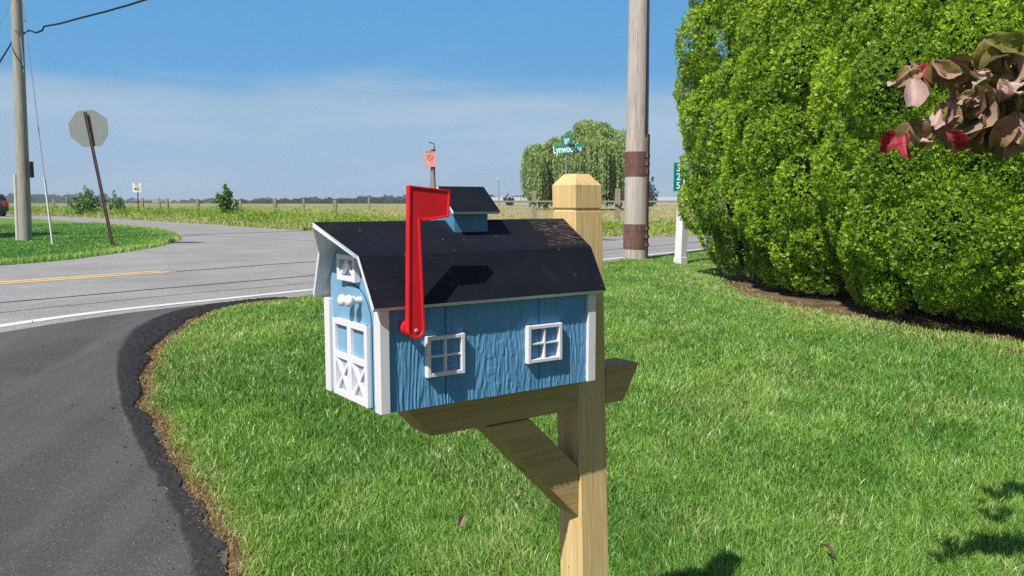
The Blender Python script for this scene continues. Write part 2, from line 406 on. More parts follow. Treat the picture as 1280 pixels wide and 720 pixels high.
# fresh black band along the driveway's edge, lumpy and a little raised
inner = smooth_poly([(-1.0, 2.2), G(225, 680), G(180, 590), G(155, 540), G(142, 490), G(138, 460), G(141, 437), G(156, 415), G(190, 399), G(225, 389), G(303, 379)], 2)
def band():
    def resample(P, n):
        P = np.array(P); d = np.r_[0, np.cumsum(np.linalg.norm(np.diff(P, axis=0), axis=1))]; s = np.linspace(0, d[-1], n)
        return np.c_[np.interp(s, d, P[:, 0]), np.interp(s, d, P[:, 1])]
    E = np.array(EDGE); E = E[E[:, 1] > 1.8]; n, m = 620, 46
    A = resample(inner, n); B = resample(E[:], n)
    t = np.linspace(0, 1, m)[None, :, None]
    P = A[:, None] * (1 - t) + B[:, None] * t
    x, y = P[..., 0], P[..., 1]; tt = t[..., 0] + 0 * x
    wob = (fbm(x * 9, y * 9, 21) - .5) * .10 * tt
    x = x + wob; k = fbm(x * 28, y * 28, 11, 4); c = vnoise(x * 55, y * 55, 17)
    fo_ = np.clip((y - 3.4) / 2.2, .12, 1)
    z = gz(y) + .018 + .022 * fo_ * np.sin(np.clip(tt, 0, 1) * math.pi) ** .7 * (.5 + k) + .022 * tt * (k - .35) + .010 * tt * c
    z = z - np.clip((tt - .93) / .07, 0, 1) * .05 - np.clip((.05 - tt) / .05, 0, 1) * .02
    V = np.stack([x, y, z], -1).reshape(-1, 3)
    i = np.arange(n - 1)[:, None] * m + np.arange(m - 1)[None]
    f = np.stack([i, i + 1, i + m + 1, i + m], -1).reshape(-1, 4)
    near = np.clip((y - 2.6) / 2.2, 0, 1); wdt = .55 - .38 * near
    tn = np.clip((tt - wdt * (.6 + .8 * (fbm(x * 7, y * 7, 33) - .5))) / .12, 0, 1) * (.75 + .25 * near)
    o = np_mesh('driveway_edge', V, f[:, ::-1], M['tar'], tint=tn.ravel()); o['kind'] = 'structure'
    if o.data.polygons[100].normal.z < 0: o.data.flip_normals()
    return o
band()
# dry strip between band and grass, and the bed round the evergreens
def offset_line(P, w):
    P = np.array(P); d = np.gradient(P, axis=0); d /= np.linalg.norm(d, axis=1)[:, None] + 1e-9
    return P + np.c_[d[:, 1], -d[:, 0]] * w
E2 = offset_line(EDGE, .10); E2 = E2 + np.c_[(vnoise(E2[:, 1] * 4, E2[:, 0], 8) - .5) * .08, np.zeros(len(E2))]
sheet('bare_soil', [tuple(p) for p in EDGE[6:-1]] + [tuple(p) for p in E2[6:-1][::-1]], .008, M['strawsoil'])
MUL = smooth_poly([(4.2, 13.0), (2.85, 12.6), (2.55, 11.2), (2.38, 9.7), (2.40, 8.5), (2.68, 7.5), (3.05, 7.05), (3.5, 6.6), (4.0, 6.2), (5.0, 5.75), (6.5, 5.5), (8, 5.6)], 2)
sheet('mulch_bed', [tuple(p) for p in MUL] + [(8.5, 9), (7, 12)], .009, M['mulch'])
mulpoly = [tuple(p) for p in MUL] + [(8.5, 9), (7, 12)]

# ------------------------------------------------------------------ blades of grass
def blades(x, y, z, h, w, lean, tint, jit=.1, az=None):
    n = len(x); a = rng.uniform(0, 2 * math.pi, n) if az is None else az
    fa = rng.uniform(0, 2 * math.pi, n)
    dx, dy = np.cos(a) * lean * h, np.sin(a) * lean * h
    wx, wy = np.cos(fa) * w / 2, np.sin(fa) * w / 2
    V = np.empty((n, 5, 3))
    V[:, 0] = np.c_[x - wx, y - wy, z]; V[:, 1] = np.c_[x + wx, y + wy, z]
    V[:, 2] = np.c_[x + wx * .8 + dx * .35, y + wy * .8 + dy * .35, z + h * .55]; V[:, 3] = np.c_[x - wx * .8 + dx * .35, y - wy * .8 + dy * .35, z + h * .55]
    V[:, 4] = np.c_[x + dx, y + dy, z + h * np.sqrt(np.clip(1 - .35 * lean ** 2, .2, 1))]
    b = np.arange(n)[:, None] * 5
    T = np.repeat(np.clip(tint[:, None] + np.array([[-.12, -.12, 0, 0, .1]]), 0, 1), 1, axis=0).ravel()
    return V.reshape(-1, 3), b + np.array([[0, 1, 2, 3]]), b + np.array([[3, 2, 4]]), T
def grass_patch(name, n_try, ylo, yhi, keep, dens, label, m='grass', hs=1.0, ws=1.0):
    pass
def make_lawn_grass():
    X, Y = [], []
    total = 1750000
    # distance pdf ~ r^-0.15
    r = rng.uniform(0, 1, total); lo, hi = 1.7, 17.5; p = .9
    r = (lo ** p + r * (hi ** p - lo ** p)) ** (1 / p)
    th = rng.uniform(-.78, .98, total); x = r * np.sin(th) * 1.0; y = r * np.cos(th)
    k = inpoly(x, y, LAWN) & (y > 1.5)
    x, y = x[k], y[k]
    dE = dist_poly(x, y, EDGE[::2] ); inm = inpoly(x, y, mulpoly); dM = dist_poly(x, y, MUL[::2])
    edge_n = fbm(x * 5, y * 5, 31)
    k = (dE > .015 + .10 * edge_n * rng.uniform(.3, 1.3, len(x))) & ~(inm & (dM > .05 + .35 * edge_n * rng.uniform(0, 1.2, len(x))))
    k &= ~((~inm) & (dM < .3) & (rng.uniform(0, 1, len(x)) < .5 * edge_n / .5))
    x, y, dE, dM = x[k], y[k], dE[k], dM[k]
    d = np.hypot(x, y)
    cl = fbm(x * 6, y * 6, 41); big = fbm(x * .9, y * .9, 43); mid = fbm(x * 2.2, y * 2.2, 47)
    h = (.034 + .040 * cl) * rng.uniform(.6, 1.3, len(x)) * (1 - .35 * np.exp(-dE / .15))
    w = .0029 * (d / 2.4) ** .8 * rng.uniform(.7, 1.25, len(x))
    lean = np.abs(rng.normal(.55, .42, len(x)))
    ylw = np.clip((fbm(x * 1.3, y * 1.3, 143, 3) - .52) / .12, 0, 1); dry = np.clip((fbm(x * 2.6, y * 2.6, 151, 3) - .60) / .08, 0, 1)
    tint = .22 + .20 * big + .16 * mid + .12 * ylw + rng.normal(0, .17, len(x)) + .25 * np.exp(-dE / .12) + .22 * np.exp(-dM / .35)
    tint = np.where(rng.uniform(0, 1, len(x)) < .025 + .14 * dry + .08 * np.exp(-dE / .15) + .1 * np.exp(-dM / .3), rng.uniform(.88, 1, len(x)), np.clip(tint, 0, .86))
    azn = fbm(x * 3, y * 3, 53) * 9 + rng.normal(0, 1.7, len(x))
    z = gz(y)
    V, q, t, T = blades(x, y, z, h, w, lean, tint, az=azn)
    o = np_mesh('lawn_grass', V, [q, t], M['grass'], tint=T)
    tag(o, 'bright green mown lawn grass around the mailbox post', 'grass', kind='stuff')
    print('lawn blades', len(x))
make_lawn_grass()
def straw_bits():
    n = 9000; y = rng.uniform(1.6, 8.6, n); E = np.array(EDGE)
    i = rng.integers(0, len(E), n); s = rng.uniform(-.01, .10, n); P = offset_line(EDGE, .0)[i]; Q = offset_line(EDGE, 1.0)[i]
    x = P[:, 0] + (Q[:, 0] - P[:, 0]) * s + rng.normal(0, .03, n); y = P[:, 1] + (Q[:, 1] - P[:, 1]) * s + rng.normal(0, .05, n)
    n2 = 9000; M_ = np.array(MUL); j = rng.integers(0, len(M_) - 1, n2); tt = rng.uniform(0, 1, n2)[:, None]
    B = M_[j] * (1 - tt) + M_[j + 1] * tt
    x2 = B[:, 0] + rng.normal(.08, .22, n2); y2 = B[:, 1] + rng.normal(.05, .22, n2)
    x = np.r_[x, x2]; y = np.r_[y, y2]; k = y > 1.3; x, y = x[k], y[k]; n = len(x)
    h = rng.uniform(.015, .04, n); w = np.full(n, .0035) * np.maximum(1, np.hypot(x, y) / 3) * rng.uniform(.6, 1.2, n); lean = np.abs(rng.normal(1.3, .4, n))
    V, q, t, T = blades(x, y, gz(y) + .008, h, w, np.clip(lean, 0, 1.5), rng.uniform(.05, 1, n))
    o = np_mesh('dry_straw', V, [q, t], M['straw'], tint=T); tag(o, 'dry tan straw and clippings along the lawn edges', 'straw', kind='stuff')
straw_bits()
def island_grass():
    n = 260000; r = (13.0 + (44 - 13.0) * rng.uniform(0, 1, n) ** 1.1); th = rng.uniform(-.75, -.25, n)
    x, y = r * np.sin(th), r * np.cos(th); k = inpoly(x, y, isl); x, y = x[k], y[k]; d = np.hypot(x, y); n = len(x)
    dI = dist_poly(x, y, isl)
    tint = .12 + .34 * fbm(x * .5, y * .5, 61) + rng.normal(0, .12, n) + .45 * np.exp(-dI / .5)
    tall = np.exp(-dI / .45)
    V, q, t, T = blades(x, y, gz(y) + .005, (.04 + .03 * rng.uniform(0, 1, n)) * (1 + 1.3 * tall), .016 * d / 20 * rng.uniform(.6, 1.4, n), np.abs(rng.normal(.5, .3, n)), np.clip(tint, 0, .95))
    o = np_mesh('corner_grass', V, [q, t], M['grass'], tint=T); tag(o, 'short grass on the corner across the road', 'grass', kind='stuff')
island_grass()
# loose crumbs of asphalt and stone
def crumbs():
    n = 1700; E = np.array(EDGE); i = rng.integers(8, len(E), n); P = E[i]; Q = offset_line(EDGE, 1.0)[i]; s = rng.normal(-.03, .07, n)
    x = P[:, 0] + (Q[:, 0] - P[:, 0]) * s; y = P[:, 1] + (Q[:, 1] - P[:, 1]) * s + rng.normal(0, .05, n)
    k0 = 90; x[:k0] = rng.uniform(-5, -1, k0); y[:k0] = rng.uniform(2, 8, k0)
    k = inpoly(x, y, DRV) | (rng.uniform(0, 1, n) < .25); k &= y > 1.5; x, y = x[k], y[k]; n = len(x)
    r = rng.uniform(.002, .008, n) * rng.uniform(.5, 1.3, n)
    base = np.array([(1, 0, 0), (-1, 0, 0), (0, 1, 0), (0, -1, 0), (0, 0, .8), (0, 0, -.8)], float)
    V = np.empty((n, 6, 3))
    for q in range(6): V[:, q] = base[q] * rng.uniform(.6, 1.3, (n, 3))
    a = rng.uniform(0, 6.28, n); c, s_ = np.cos(a)[:, None], np.sin(a)[:, None]
    X = V[..., 0] * c - V[..., 1] * s_; Yv = V[..., 0] * s_ + V[..., 1] * c
    V = np.stack([X, Yv, V[..., 2]], -1) * r[:, None, None] + np.c_[x, y, gz(y) + .022 + r * .4][:, None]
    f = np.array([(0, 2, 4), (2, 1, 4), (1, 3, 4), (3, 0, 4), (2, 0, 5), (1, 2, 5), (3, 1, 5), (0, 3, 5)])
    F_ = (np.arange(n)[:, None, None] * 6 + f[None]).reshape(-1, 3)
    m2 = m_ground('loose_stone', [(.3, (.03, .03, .03)), (.55, (.09, .085, .08)), (.75, (.4, .37, .33))], 6, 80)
    o = np_mesh('loose_gravel', V.reshape(-1, 3), F_, m2); tag(o, 'loose asphalt crumbs and grit along the driveway edge', 'gravel', kind='stuff')
crumbs()

# ------------------------------------------------------------------ the barn mailbox
YAW = math.atan2(.57515, .81805)
BOXL = Vector((-.25243, 1.56085, CAMH - .41)); L_, W_ = .5402, .2596
box = empty('barn_mailbox', BOXL, YAW, 'handmade blue and white barn mailbox with black gambrel roof and raised red flag', 'mailbox')
# profile of the roof's underside (v, z)
PR = [(-.015, .2035), (.036, .300), (W_ / 2, .3595), (W_ - .036, .300), (W_ + .015, .2035)]
def roof_z(v):
    return float(np.interp(v, [p[0] for p in PR], [p[1] for p in PR]))
def siding(name, v0, sgn):
    nu, nz = 900, 240
    u = np.linspace(.004, L_ - .004, nu)[:, None] + np.zeros((1, nz)); z = np.linspace(0, .206, nz)[None] + np.zeros((nu, 1))
    sd = 71 if sgn < 0 else 91
    wv = (fbm(u * 26, z * 9, sd + 3) - .5)
    N_f = fbm(u * 9 + wv * .25, z * 1.7 + .3 * wv, sd, 3)                     # contour lines of a stretched field read as cathedral grain
    ph = N_f * 21 + u * 62; saw = ph - np.floor(ph); rid = np.clip(1 - np.abs(saw - .5) * 2.6, 0, 1)
    strength = np.clip(fbm(u * 7, z * 4, sd + 15) * 2 - .35, .15, 1.3)
    fib = vnoise(u * 310 + wv * 5, z * 30, sd + 9); fib2 = vnoise(u * 170 + wv * 9, z * 55, sd + 12)
    h = .0014 * (rid - .3) * strength + .0013 * (fib - .5) + .0012 * np.clip((fib2 - .55) / .2, 0, 1) * (1.2 - strength)
    h = h - .0010
    for gpos in (.146, .382): h = h - .0055 * np.exp(-((u - gpos) / .0019) ** 4)
    v = v0 + sgn * (h - .0006)
    V = np.stack([u, v, z], -1).reshape(-1, 3)
    i = np.arange(nu - 1)[:, None] * nz + np.arange(nz - 1)[None]
    f = np.stack([i, i + nz, i + nz + 1, i + 1], -1).reshape(-1, 4)
    if sgn > 0: f = f[:, ::-1]
    # solid back: an inner board
    nb = len(V); B = np.array([(.004, 0, 0), (L_ - .004, 0, 0), (L_ - .004, 0, .206), (.004, 0, .206)]); B[:, 1] = v0 - sgn * .012
    C = B.copy(); C[:, 1] = v0 - sgn * .008
    V = np.vstack([V, B, C]); q = np.array([(0, 1, 2, 3), (4, 5, 1, 0), (7, 6, 2, 3), (4, 0, 3, 7), (5, 1, 2, 6)]) + nb
    return np_mesh(name, V, np.vstack([f, q]), M['blue_side'], box, smooth=True)
siding('side_wall', 0, -1); siding('side_wall', W_, 1)
def gable(name, u0, u1):
    bm = bmesh.new()
    pts = [(u0, .014, .0), (u0, W_ - .014, .0), (u0, W_ - .014, roof_z(W_ - .014) - .001)] + [(u0, p[0], p[1] - .001) for p in PR[1:4]][::-1] + [(u0, .014, roof_z(.014) - .001)]
    add_prism(bm, pts, (u1 - u0, 0, 0)); return bm_obj(name, bm, M['blue_front'], box)
gable('front_panel', .004, .016); gable('back_panel', L_ - .016, L_ - .004)
box_obj('floor_board', (.004, .004, -.0005), (L_ - .004, W_ - .004, .011), M['blue_side'], box)
# arched door board, a hair proud of the front, with its saw line
bm = bmesh.new(); cy = .13; hw = .087
pts = [(.0037, cy - hw, .004), (.0037, cy + hw, .004), (.0037, cy + hw, .158)]
pts += [(.0037, cy + hw * math.cos(a), .158 + .083 * math.sin(a)) for a in np.linspace(0, math.pi, 22)[1:-1]] + [(.0037, cy - hw, .158)]
add_prism(bm, pts, (-.0025, 0, 0), .0004); dp = bm_obj('door', bm, M['blue_front'], box); dp['label'] = 'arched blue door board on the front'
bm = bmesh.new(); P = [(.0034, cy + (hw + .0012) * math.cos(a), .158 + .0842 * math.sin(a)) for a in np.linspace(0, math.pi, 24)]
add_tube(bm, [(.0034, cy + hw + .0012, .01)] + P + [(.0034, cy - hw - .0012, .01)], .0009, 5); bm_obj('saw_line', bm, M['cable'], dp)
for u0, u1 in ((-.004, .0165), (L_ - .0235, L_ - .001)):
    for s in (0, 1):
        lo, hi = (u0, -.0065, 0), (u1, .0205, .2035)
        if s: lo, hi = (u0, W_ - .0205, 0), (u1, W_ + .0065, .2035)
        box_obj('corner_trim', lo, hi, M['white'], box, .0012)
# cross-buck barn door trim
bm = bmesh.new(); a0, a1, z0, z1 = .046, .214, .003, .167; x0, x1 = -.0075, .0012; st = .0135
add_box(bm, (x0, a0, z0), (x1, a0 + st, z1), .001); add_box(bm, (x0, a1 - st, z0), (x1, a1, z1), .001)
add_box(bm, (x0 - .0004, .13 - .009, z0 + .0005), (x1, .13 + .009, z1 - .0005), .001)
for zz in (z0, .083, z1 - st * .95): add_box(bm, (x0 + .0003, a0 + .001, zz + .0003), (x1, a1 - .001, zz + st * .95), .001)
def brace(bm, v0, v1, za, zb, w=.0085, x=(x0 + .0012, x1)):
    d = Vector((0, v1 - v0, zb - za)); n = Vector((0, -d.z, d.y)).normalized() * w / 2
    p, q = Vector((x[0], v0, za)), Vector((x[0], v1, zb))
    add_prism(bm, [p - n, q - n, q + n, p + n], (x[1] - x[0], 0, 0), .0006)
for va, vb in ((a0 + st - .002, .13 - .007), (.13 + .007, a1 - st + .002)):
    brace(bm, va, vb, z0 + st * .8, .085, x=(x0 + .0012, x1)); brace(bm, va, vb, .085, z0 + st * .8, x=(x0 + .002, x1))
bd = bm_obj('barn_door_trim', bm, M['white_soft'], dp); bd['label'] = 'white cross-buck barn door trim'
bm = bmesh.new(); add_box(bm, (-.0002, a0 + .004, z0 + .004), (.0014, a1 - .004, .084)); bm_obj('door_inset', bm, M['lilac'], dp)
# loft window with a small X
bm = bmesh.new(); la, lb, lc, ld = .093, .180, .249, .3025; x0b = -.0095
add_box(bm, (x0b, la, lc), (.0035, la + .010, ld), .001); add_box(bm, (x0b, lb - .010, lc), (.0035, lb, ld), .001)
add_box(bm, (x0b + .0003, la + .001, lc + .0003), (.0035, lb - .001, lc + .0100), .001); add_box(bm, (x0b + .0003, la + .001, ld - .010), (.0035, lb - .001, ld - .0003), .001)
brace(bm, la + .008, (la + lb) / 2 + .004, lc + .008, ld - .006, .008, (x0b + .0015, .0035)); brace(bm, lb - .008, (la + lb) / 2 - .004, lc + .008, ld - .006, .008, (x0b + .0023, .0035))
w_ = bm_obj('loft_window', bm, M['white_soft'], box); w_['label'] = 'small white loft window under the roof peak'
# two turned knobs
for kv, kz in ((.1215, .2125), (.0875, .2145)):
    bm = bmesh.new(); bmesh.ops.create_uvsphere(bm, u_segments=20, v_segments=12, radius=.0125)
    for v in bm.verts: v.co.x *= .72
    bmesh.ops.translate(bm, verts=bm.verts, vec=(-.024, kv, kz))
    add_tube(bm, [(.004, kv, kz), (-.018, kv, kz)], [.0075, .006], 14)
    k = bm_obj('knob', bm, M['white_soft'], box, True)
# side windows
def side_window(u0, u1, z0, z1, v0, s):
    par = empty('window', (0, 0, 0)); par.parent = box
    bm = bmesh.new(); d = .0115
    def bx(ua, ub, za, zb, dd, bev=.0012):
        lo = (ua, min(v0 + s * .0015 * -1, v0 + s * dd), za); hi = (ub, max(v0 - s * .0015, v0 + s * dd), zb); add_box(bm, lo, hi, bev)
    w = .0085
    bx(u0, u0 + w, z0, z1, d); bx(u1 - w, u1, z0, z1, d); bx(u0 + .001, u1 - .001, z0 + .0004, z0 + w, d - .0004); bx(u0 + .001, u1 - .001, z1 - w, z1 - .0004, d - .0004)
    bm_obj('window_frame', bm, M['white_soft'], par)
    bm = bmesh.new(); uc, zc = (u0 + u1) / 2, (z0 + z1) / 2; m = .0020
    bx(uc - m, uc + m, z0 + w - .001, z1 - w + .001, d - .0025, .0006); bx(u0 + w - .001, u1 - w + .001, zc - m, zc + m, d - .003, .0006)
    bm_obj('muntins', bm, M['white_soft'], par)
for (a, b) in ((.0965, .1845), (.3435, .4375)):
    side_window(a, b, .0610, .1440, 0, -1); side_window(a, b, .0610, .1440, W_, 1)
# roof: four boards with mitred joints, black on top, white on edge and underside
T_ = .0088
def mitred():
    P = [np.array(p) for p in PR]; N = []
    for a, b in zip(P[:-1], P[1:]):
        d = b - a; n = np.array([-d[1], d[0]]); N.append(n / np.linalg.norm(n))
    top = [P[0] + N[0] * T_]
    for k in range(1, 4):
        m = N[k - 1] + N[k]; m /= np.linalg.norm(m); top.append(P[k] + m * T_ / float(m @ N[k]))
    top.append(P[4] + N[3] * T_); return P, top
PB, PT = mitred(); PT[0] = PB[0] + np.array([-.0070, .0068]); PT[4] = PB[4] + np.array([.0070, .0068]); UF = [-.0225, -.0285, -.0785, -.0285, -.0225]; UR = [.5545, .5525, .550, .5525, .5545]
for k in range(4):
    bm = bmesh.new(); nS = 60
    rows = []
    for q in range(nS + 1):
        t_ = q / nS; row = []
        for idx, P in ((k, PB), (k + 1, PB), (k + 1, PT), (k, PT)):
            uu = UF[idx] * (1 - t_) + UR[idx] * t_
            row.append(bm.verts.new((uu, float(P[idx][0]), float(P[idx][1]))))
        rows.append(row)
    for A, B in zip(rows[:-1], rows[1:]):
        for i in range(4):
            f = bm.faces.new((A[i], A[(i + 1) % 4], B[(i + 1) % 4], B[i]))
            if i == 2: f.material_index = 1
    bm.faces.new(rows[0]); bm.faces.new(rows[-1][::-1])
    bm_obj('roof_board', bm, [M['white'], M['roof']], box)
# cupola
cu = empty('cupola', (0, 0, 0)); cu.parent = box; cu['label'] = 'little blue cupola with its own black roof on the ridge'
bm = bmesh.new(); c0, c1, v0, v1 = .222, .3065, .090, W_ - .090; vm = W_ / 2
zt = .393; zp = .428
def quadp(u): return [(u, v0, .343), (u, vm, .362), (u, v1, .343), (u, v1, zt), (u, vm, zp), (u, v0, zt)]
add_prism(bm, quadp(c0), (c1 - c0, 0, 0)); bm_obj('cupola_wall', bm, blue('cupola_blue_paint', (.085, .235, .41), .15), cu)
for s in (1, -1):
    bm = bmesh.new(); e = (vm - s * .062, .3835); k = (vm, .4355); dv = np.array([k[0] - e[0], k[1] - e[1]]); nn = np.array([-dv[1] * s, abs(dv[0])]); nn = nn / np.linalg.norm(nn) * .0065
    e2 = (e[0] + nn[0], e[1] + nn[1]); k2 = (vm, k[1] + .0075)
    A = [(.204, *e), (.3225, *e), (.3225, *k), (.204, *k)]; B = [(.204, *e2), (.3225, *e2), (.3225, *k2), (.204, *k2)]
    a = [bm.verts.new(p) for p in A]; b = [bm.verts.new(p) for p in B]
    bm.faces.new(a); f = bm.faces.new(b); f.material_index = 1
    for i in range(4): bm.faces.new((a[i], a[(i + 1) % 4], b[(i + 1) % 4], b[i]))
    bm_obj('cupola_roof', bm, [M['white'], M['roof']], cu)
# red flag
fl = empty('flag', (0, 0, 0)); fl.parent = box; fl['label'] = 'raised red plastic flag'
def rounded(pts, rad, n=5):
    out = []; N = len(pts)
    for i in range(N):
        p = np.array(pts[i]); a = np.array(pts[i - 1]) - p; b = np.array(pts[(i + 1) % N]) - p; r = rad[i]
        la, lb = np.linalg.norm(a), np.linalg.norm(b); r = min(r, la * .45, lb * .45); p0 = p + a / la * r; p1 = p + b / lb * r
        for t in np.linspace(0, 1, n if r > .002 else 2): out.append(tuple(p0 * (1 - t) ** 2 + 2 * p * t * (1 - t) + p1 * t * t))
    return out
fo = rounded([(.0415, .4403), (.1307, .4323), (.1283, .3803), (.0660, .3728)], [.001, .002, .002, .006])
fo = [p for p in fo] + [(.0538 + .0178 * math.cos(a), .1675 + .0178 * math.sin(a)) for a in np.linspace(0.05, -math.pi - .05, 22)]
def inset(P, d):
    P = np.array(P); Q = np.roll(P, 1, 0); Rr = np.roll(P, -1, 0); t = Rr - Q; t /= np.linalg.norm(t, axis=1)[:, None]; n = np.c_[t[:, 1], -t[:, 0]]
    return P + n * d
area = sum(fo[i - 1][0] * fo[i][1] - fo[i][0] * fo[i - 1][1] for i in range(len(fo)))
sg = -1 if area > 0 else 1
fi = inset(fo, sg * .0030); fi2 = inset(fo, sg * .0042); VF = -.047; VB = -.034
bm = bmesh.new()
ring = lambda P, v: [bm.verts.new((float(p[0]), v, float(p[1]))) for p in P]
rb, rf, ri, rj = ring(fo, VB), ring(fo, VF), ring(fi, VF), ring(fi2, VF + .0022)
N = len(fo)
for A, B in ((rb, rf), (rf, ri), (ri, rj)):
    for i in range(N): bm.faces.new((A[i], A[(i + 1) % N], B[(i + 1) % N], B[i]))

from mathutils.geometry import tessellate_polygon
for ring_, flat in ((rj, fi2), (rb, fo)):
    for t_ in tessellate_polygon([[Vector((float(p[0]), float(p[1]), 0)) for p in flat]]): bm.faces.new([ring_[i] for i in t_])
bm_obj('flag_arm', bm, M['red'], fl)
bm = bmesh.new(); add_tube(bm, [(.0470, -.0335, .1690), (.0470, -.022, .1690)], [.0145, .0150], 28); add_tube(bm, [(.0500, -.0235, .1690), (.0500, .000, .1690)], [.0080, .0080], 16); bm_obj('flag_mount', bm, M['red'], fl)
bm = bmesh.new(); add_tube(bm, [(.0540, -.043, .1650), (.0540, -.0460, .1650), (.0540, -.0466, .1650)], [.0042, .0038, .002], 16); bm_obj('screw', bm, M['screw'], fl)

# ------------------------------------------------------------------ the mailbox post
OFF = (.615, .097, -.95)
def Wl(a, b, c):
    return BOXL + Matrix.Rotation(YAW, 3, 'Z') @ Vector((a, b, c))
pb = Wl(*OFF); post = empty('mailbox_post', pb, YAW, 'new yellow pine post with crossarm and diagonal brace under the barn mailbox', 'post')
SH = .0443
def postv(u, vc, z): return Vector((u - OFF[0], .1370 + SH * z + vc - OFF[1], z - OFF[2]))
bm = bmesh.new(); hwp = .0445; UC = .6135
prof = [(-.98, hwp), (.3865, hwp), (.3885, hwp - .0045), (.3935, hwp - .0045), (.3955, hwp), (.4500, hwp), (.4770, .0235)]
rings = []; c = .0035
for z, h in prof:
    o = [(-h + c, -h), (h - c, -h), (h, -h + c), (h, h - c), (h - c, h), (-h + c, h), (-h, h - c), (-h, -h + c)]
    rings.append([bm.verts.new(postv(UC + a, b, z)) for a, b in o])
for A, B in zip(rings[:-1], rings[1:]):
    for i in range(8): bm.faces.new((A[i], A[(i + 1) % 8], B[(i + 1) % 8], B[i]))
bm.faces.new(rings[0][::-1]); bm.faces.new(rings[-1]); bm_obj('post', bm, M['pine_v'], post)
yl, yh = .0900 - OFF[1], .1780 - OFF[1]
def side_prism(name, poly, m, bev=.003, ya=yl, yb=yh):
    bm = bmesh.new(); add_prism(bm, [(a - OFF[0], ya, b - OFF[2]) for a, b in poly], (0, yb - ya, 0), bev); return bm_obj(name, bm, m, post)
uf, ub = UC - hwp - .0006, UC + hwp + .0006
side_prism('crossarm', [(.078, -.001), (uf, -.001), (uf, -.092), (.160, -.092)], M['pine_u'])
side_prism('crossarm', [(ub, -.001), (.771, .0005), (.718, -.091), (ub, -.092)], M['pine_u'])
br = side_prism('brace', [(uf, -.236), (.4215, -.0928), (.300, -.0928), (uf, -.362)], M['pine_u'], .003, yl + .0012 - .006, yh - .006)

# ------------------------------------------------------------------ leafy clumps
def sprays(P, Nrm, size, tint, nl=5, spread=1.5, jit=.6):
    """flat fans of narrow leaflets, each a thin rhombus"""
    n = len(P); Nn = Nrm + rng.normal(0, .35, (n, 3)); Nn /= np.linalg.norm(Nn, axis=1)[:, None]
    d = np.cross(Nn, rng.normal(0, 1, (n, 3))); d /= np.linalg.norm(d, axis=1)[:, None] + 1e-9; d = d * .75 + Nn * .70 + np.array([0, 0, .30]) + rng.normal(0, jit * .4, (n, 3)); d /= np.linalg.norm(d, axis=1)[:, None]
    a = np.cross(Nn, d); a /= np.linalg.norm(a, axis=1)[:, None] + 1e-9
    Vs = []; 
    nrm = np.cross(d, a)
    for k in range(nl):
        an = (k / (nl - 1) - .5) * spread + rng.normal(0, .12, n) if nl > 1 else np.zeros(n)
        L = size * (1 - .35 * np.abs(k / max(1, nl - 1) - .5) * 2) * rng.uniform(.7, 1.2, n)
        dr = d * np.cos(an)[:, None] + a * np.sin(an)[:, None]; sd = a * np.cos(an)[:, None] - d * np.sin(an)[:, None]
        w = L * .135; bend = nrm * (rng.normal(0, .18, n) * L)[:, None]
        b0 = P + dr * (L * .12)[:, None]
        mid = P + dr * (L * .6)[:, None] + bend * .5
        Vs += [b0, mid + sd * w[:, None], P + dr * L[:, None] + bend, mid - sd * w[:, None]]
    V = np.stack(Vs, 1).reshape(-1, 3)
    F_ = (np.arange(n * nl)[:, None] * 4 + np.array([[0, 1, 2, 3]]))
    T = np.repeat(np.clip(tint, 0, 1), nl * 4)
    return V, F_, T
def sphere_pts(n):
    v = rng.normal(0, 1, (n, 3)); return v / np.linalg.norm(v, axis=1)[:, None]
def arbor_profile(z, H, Rr):
    t = z / H
    return Rr * np.clip(np.minimum(.62 + t * 2.4, 1.0), 0, 1) * np.clip((1 - t) / .55, 0, 1) ** .55
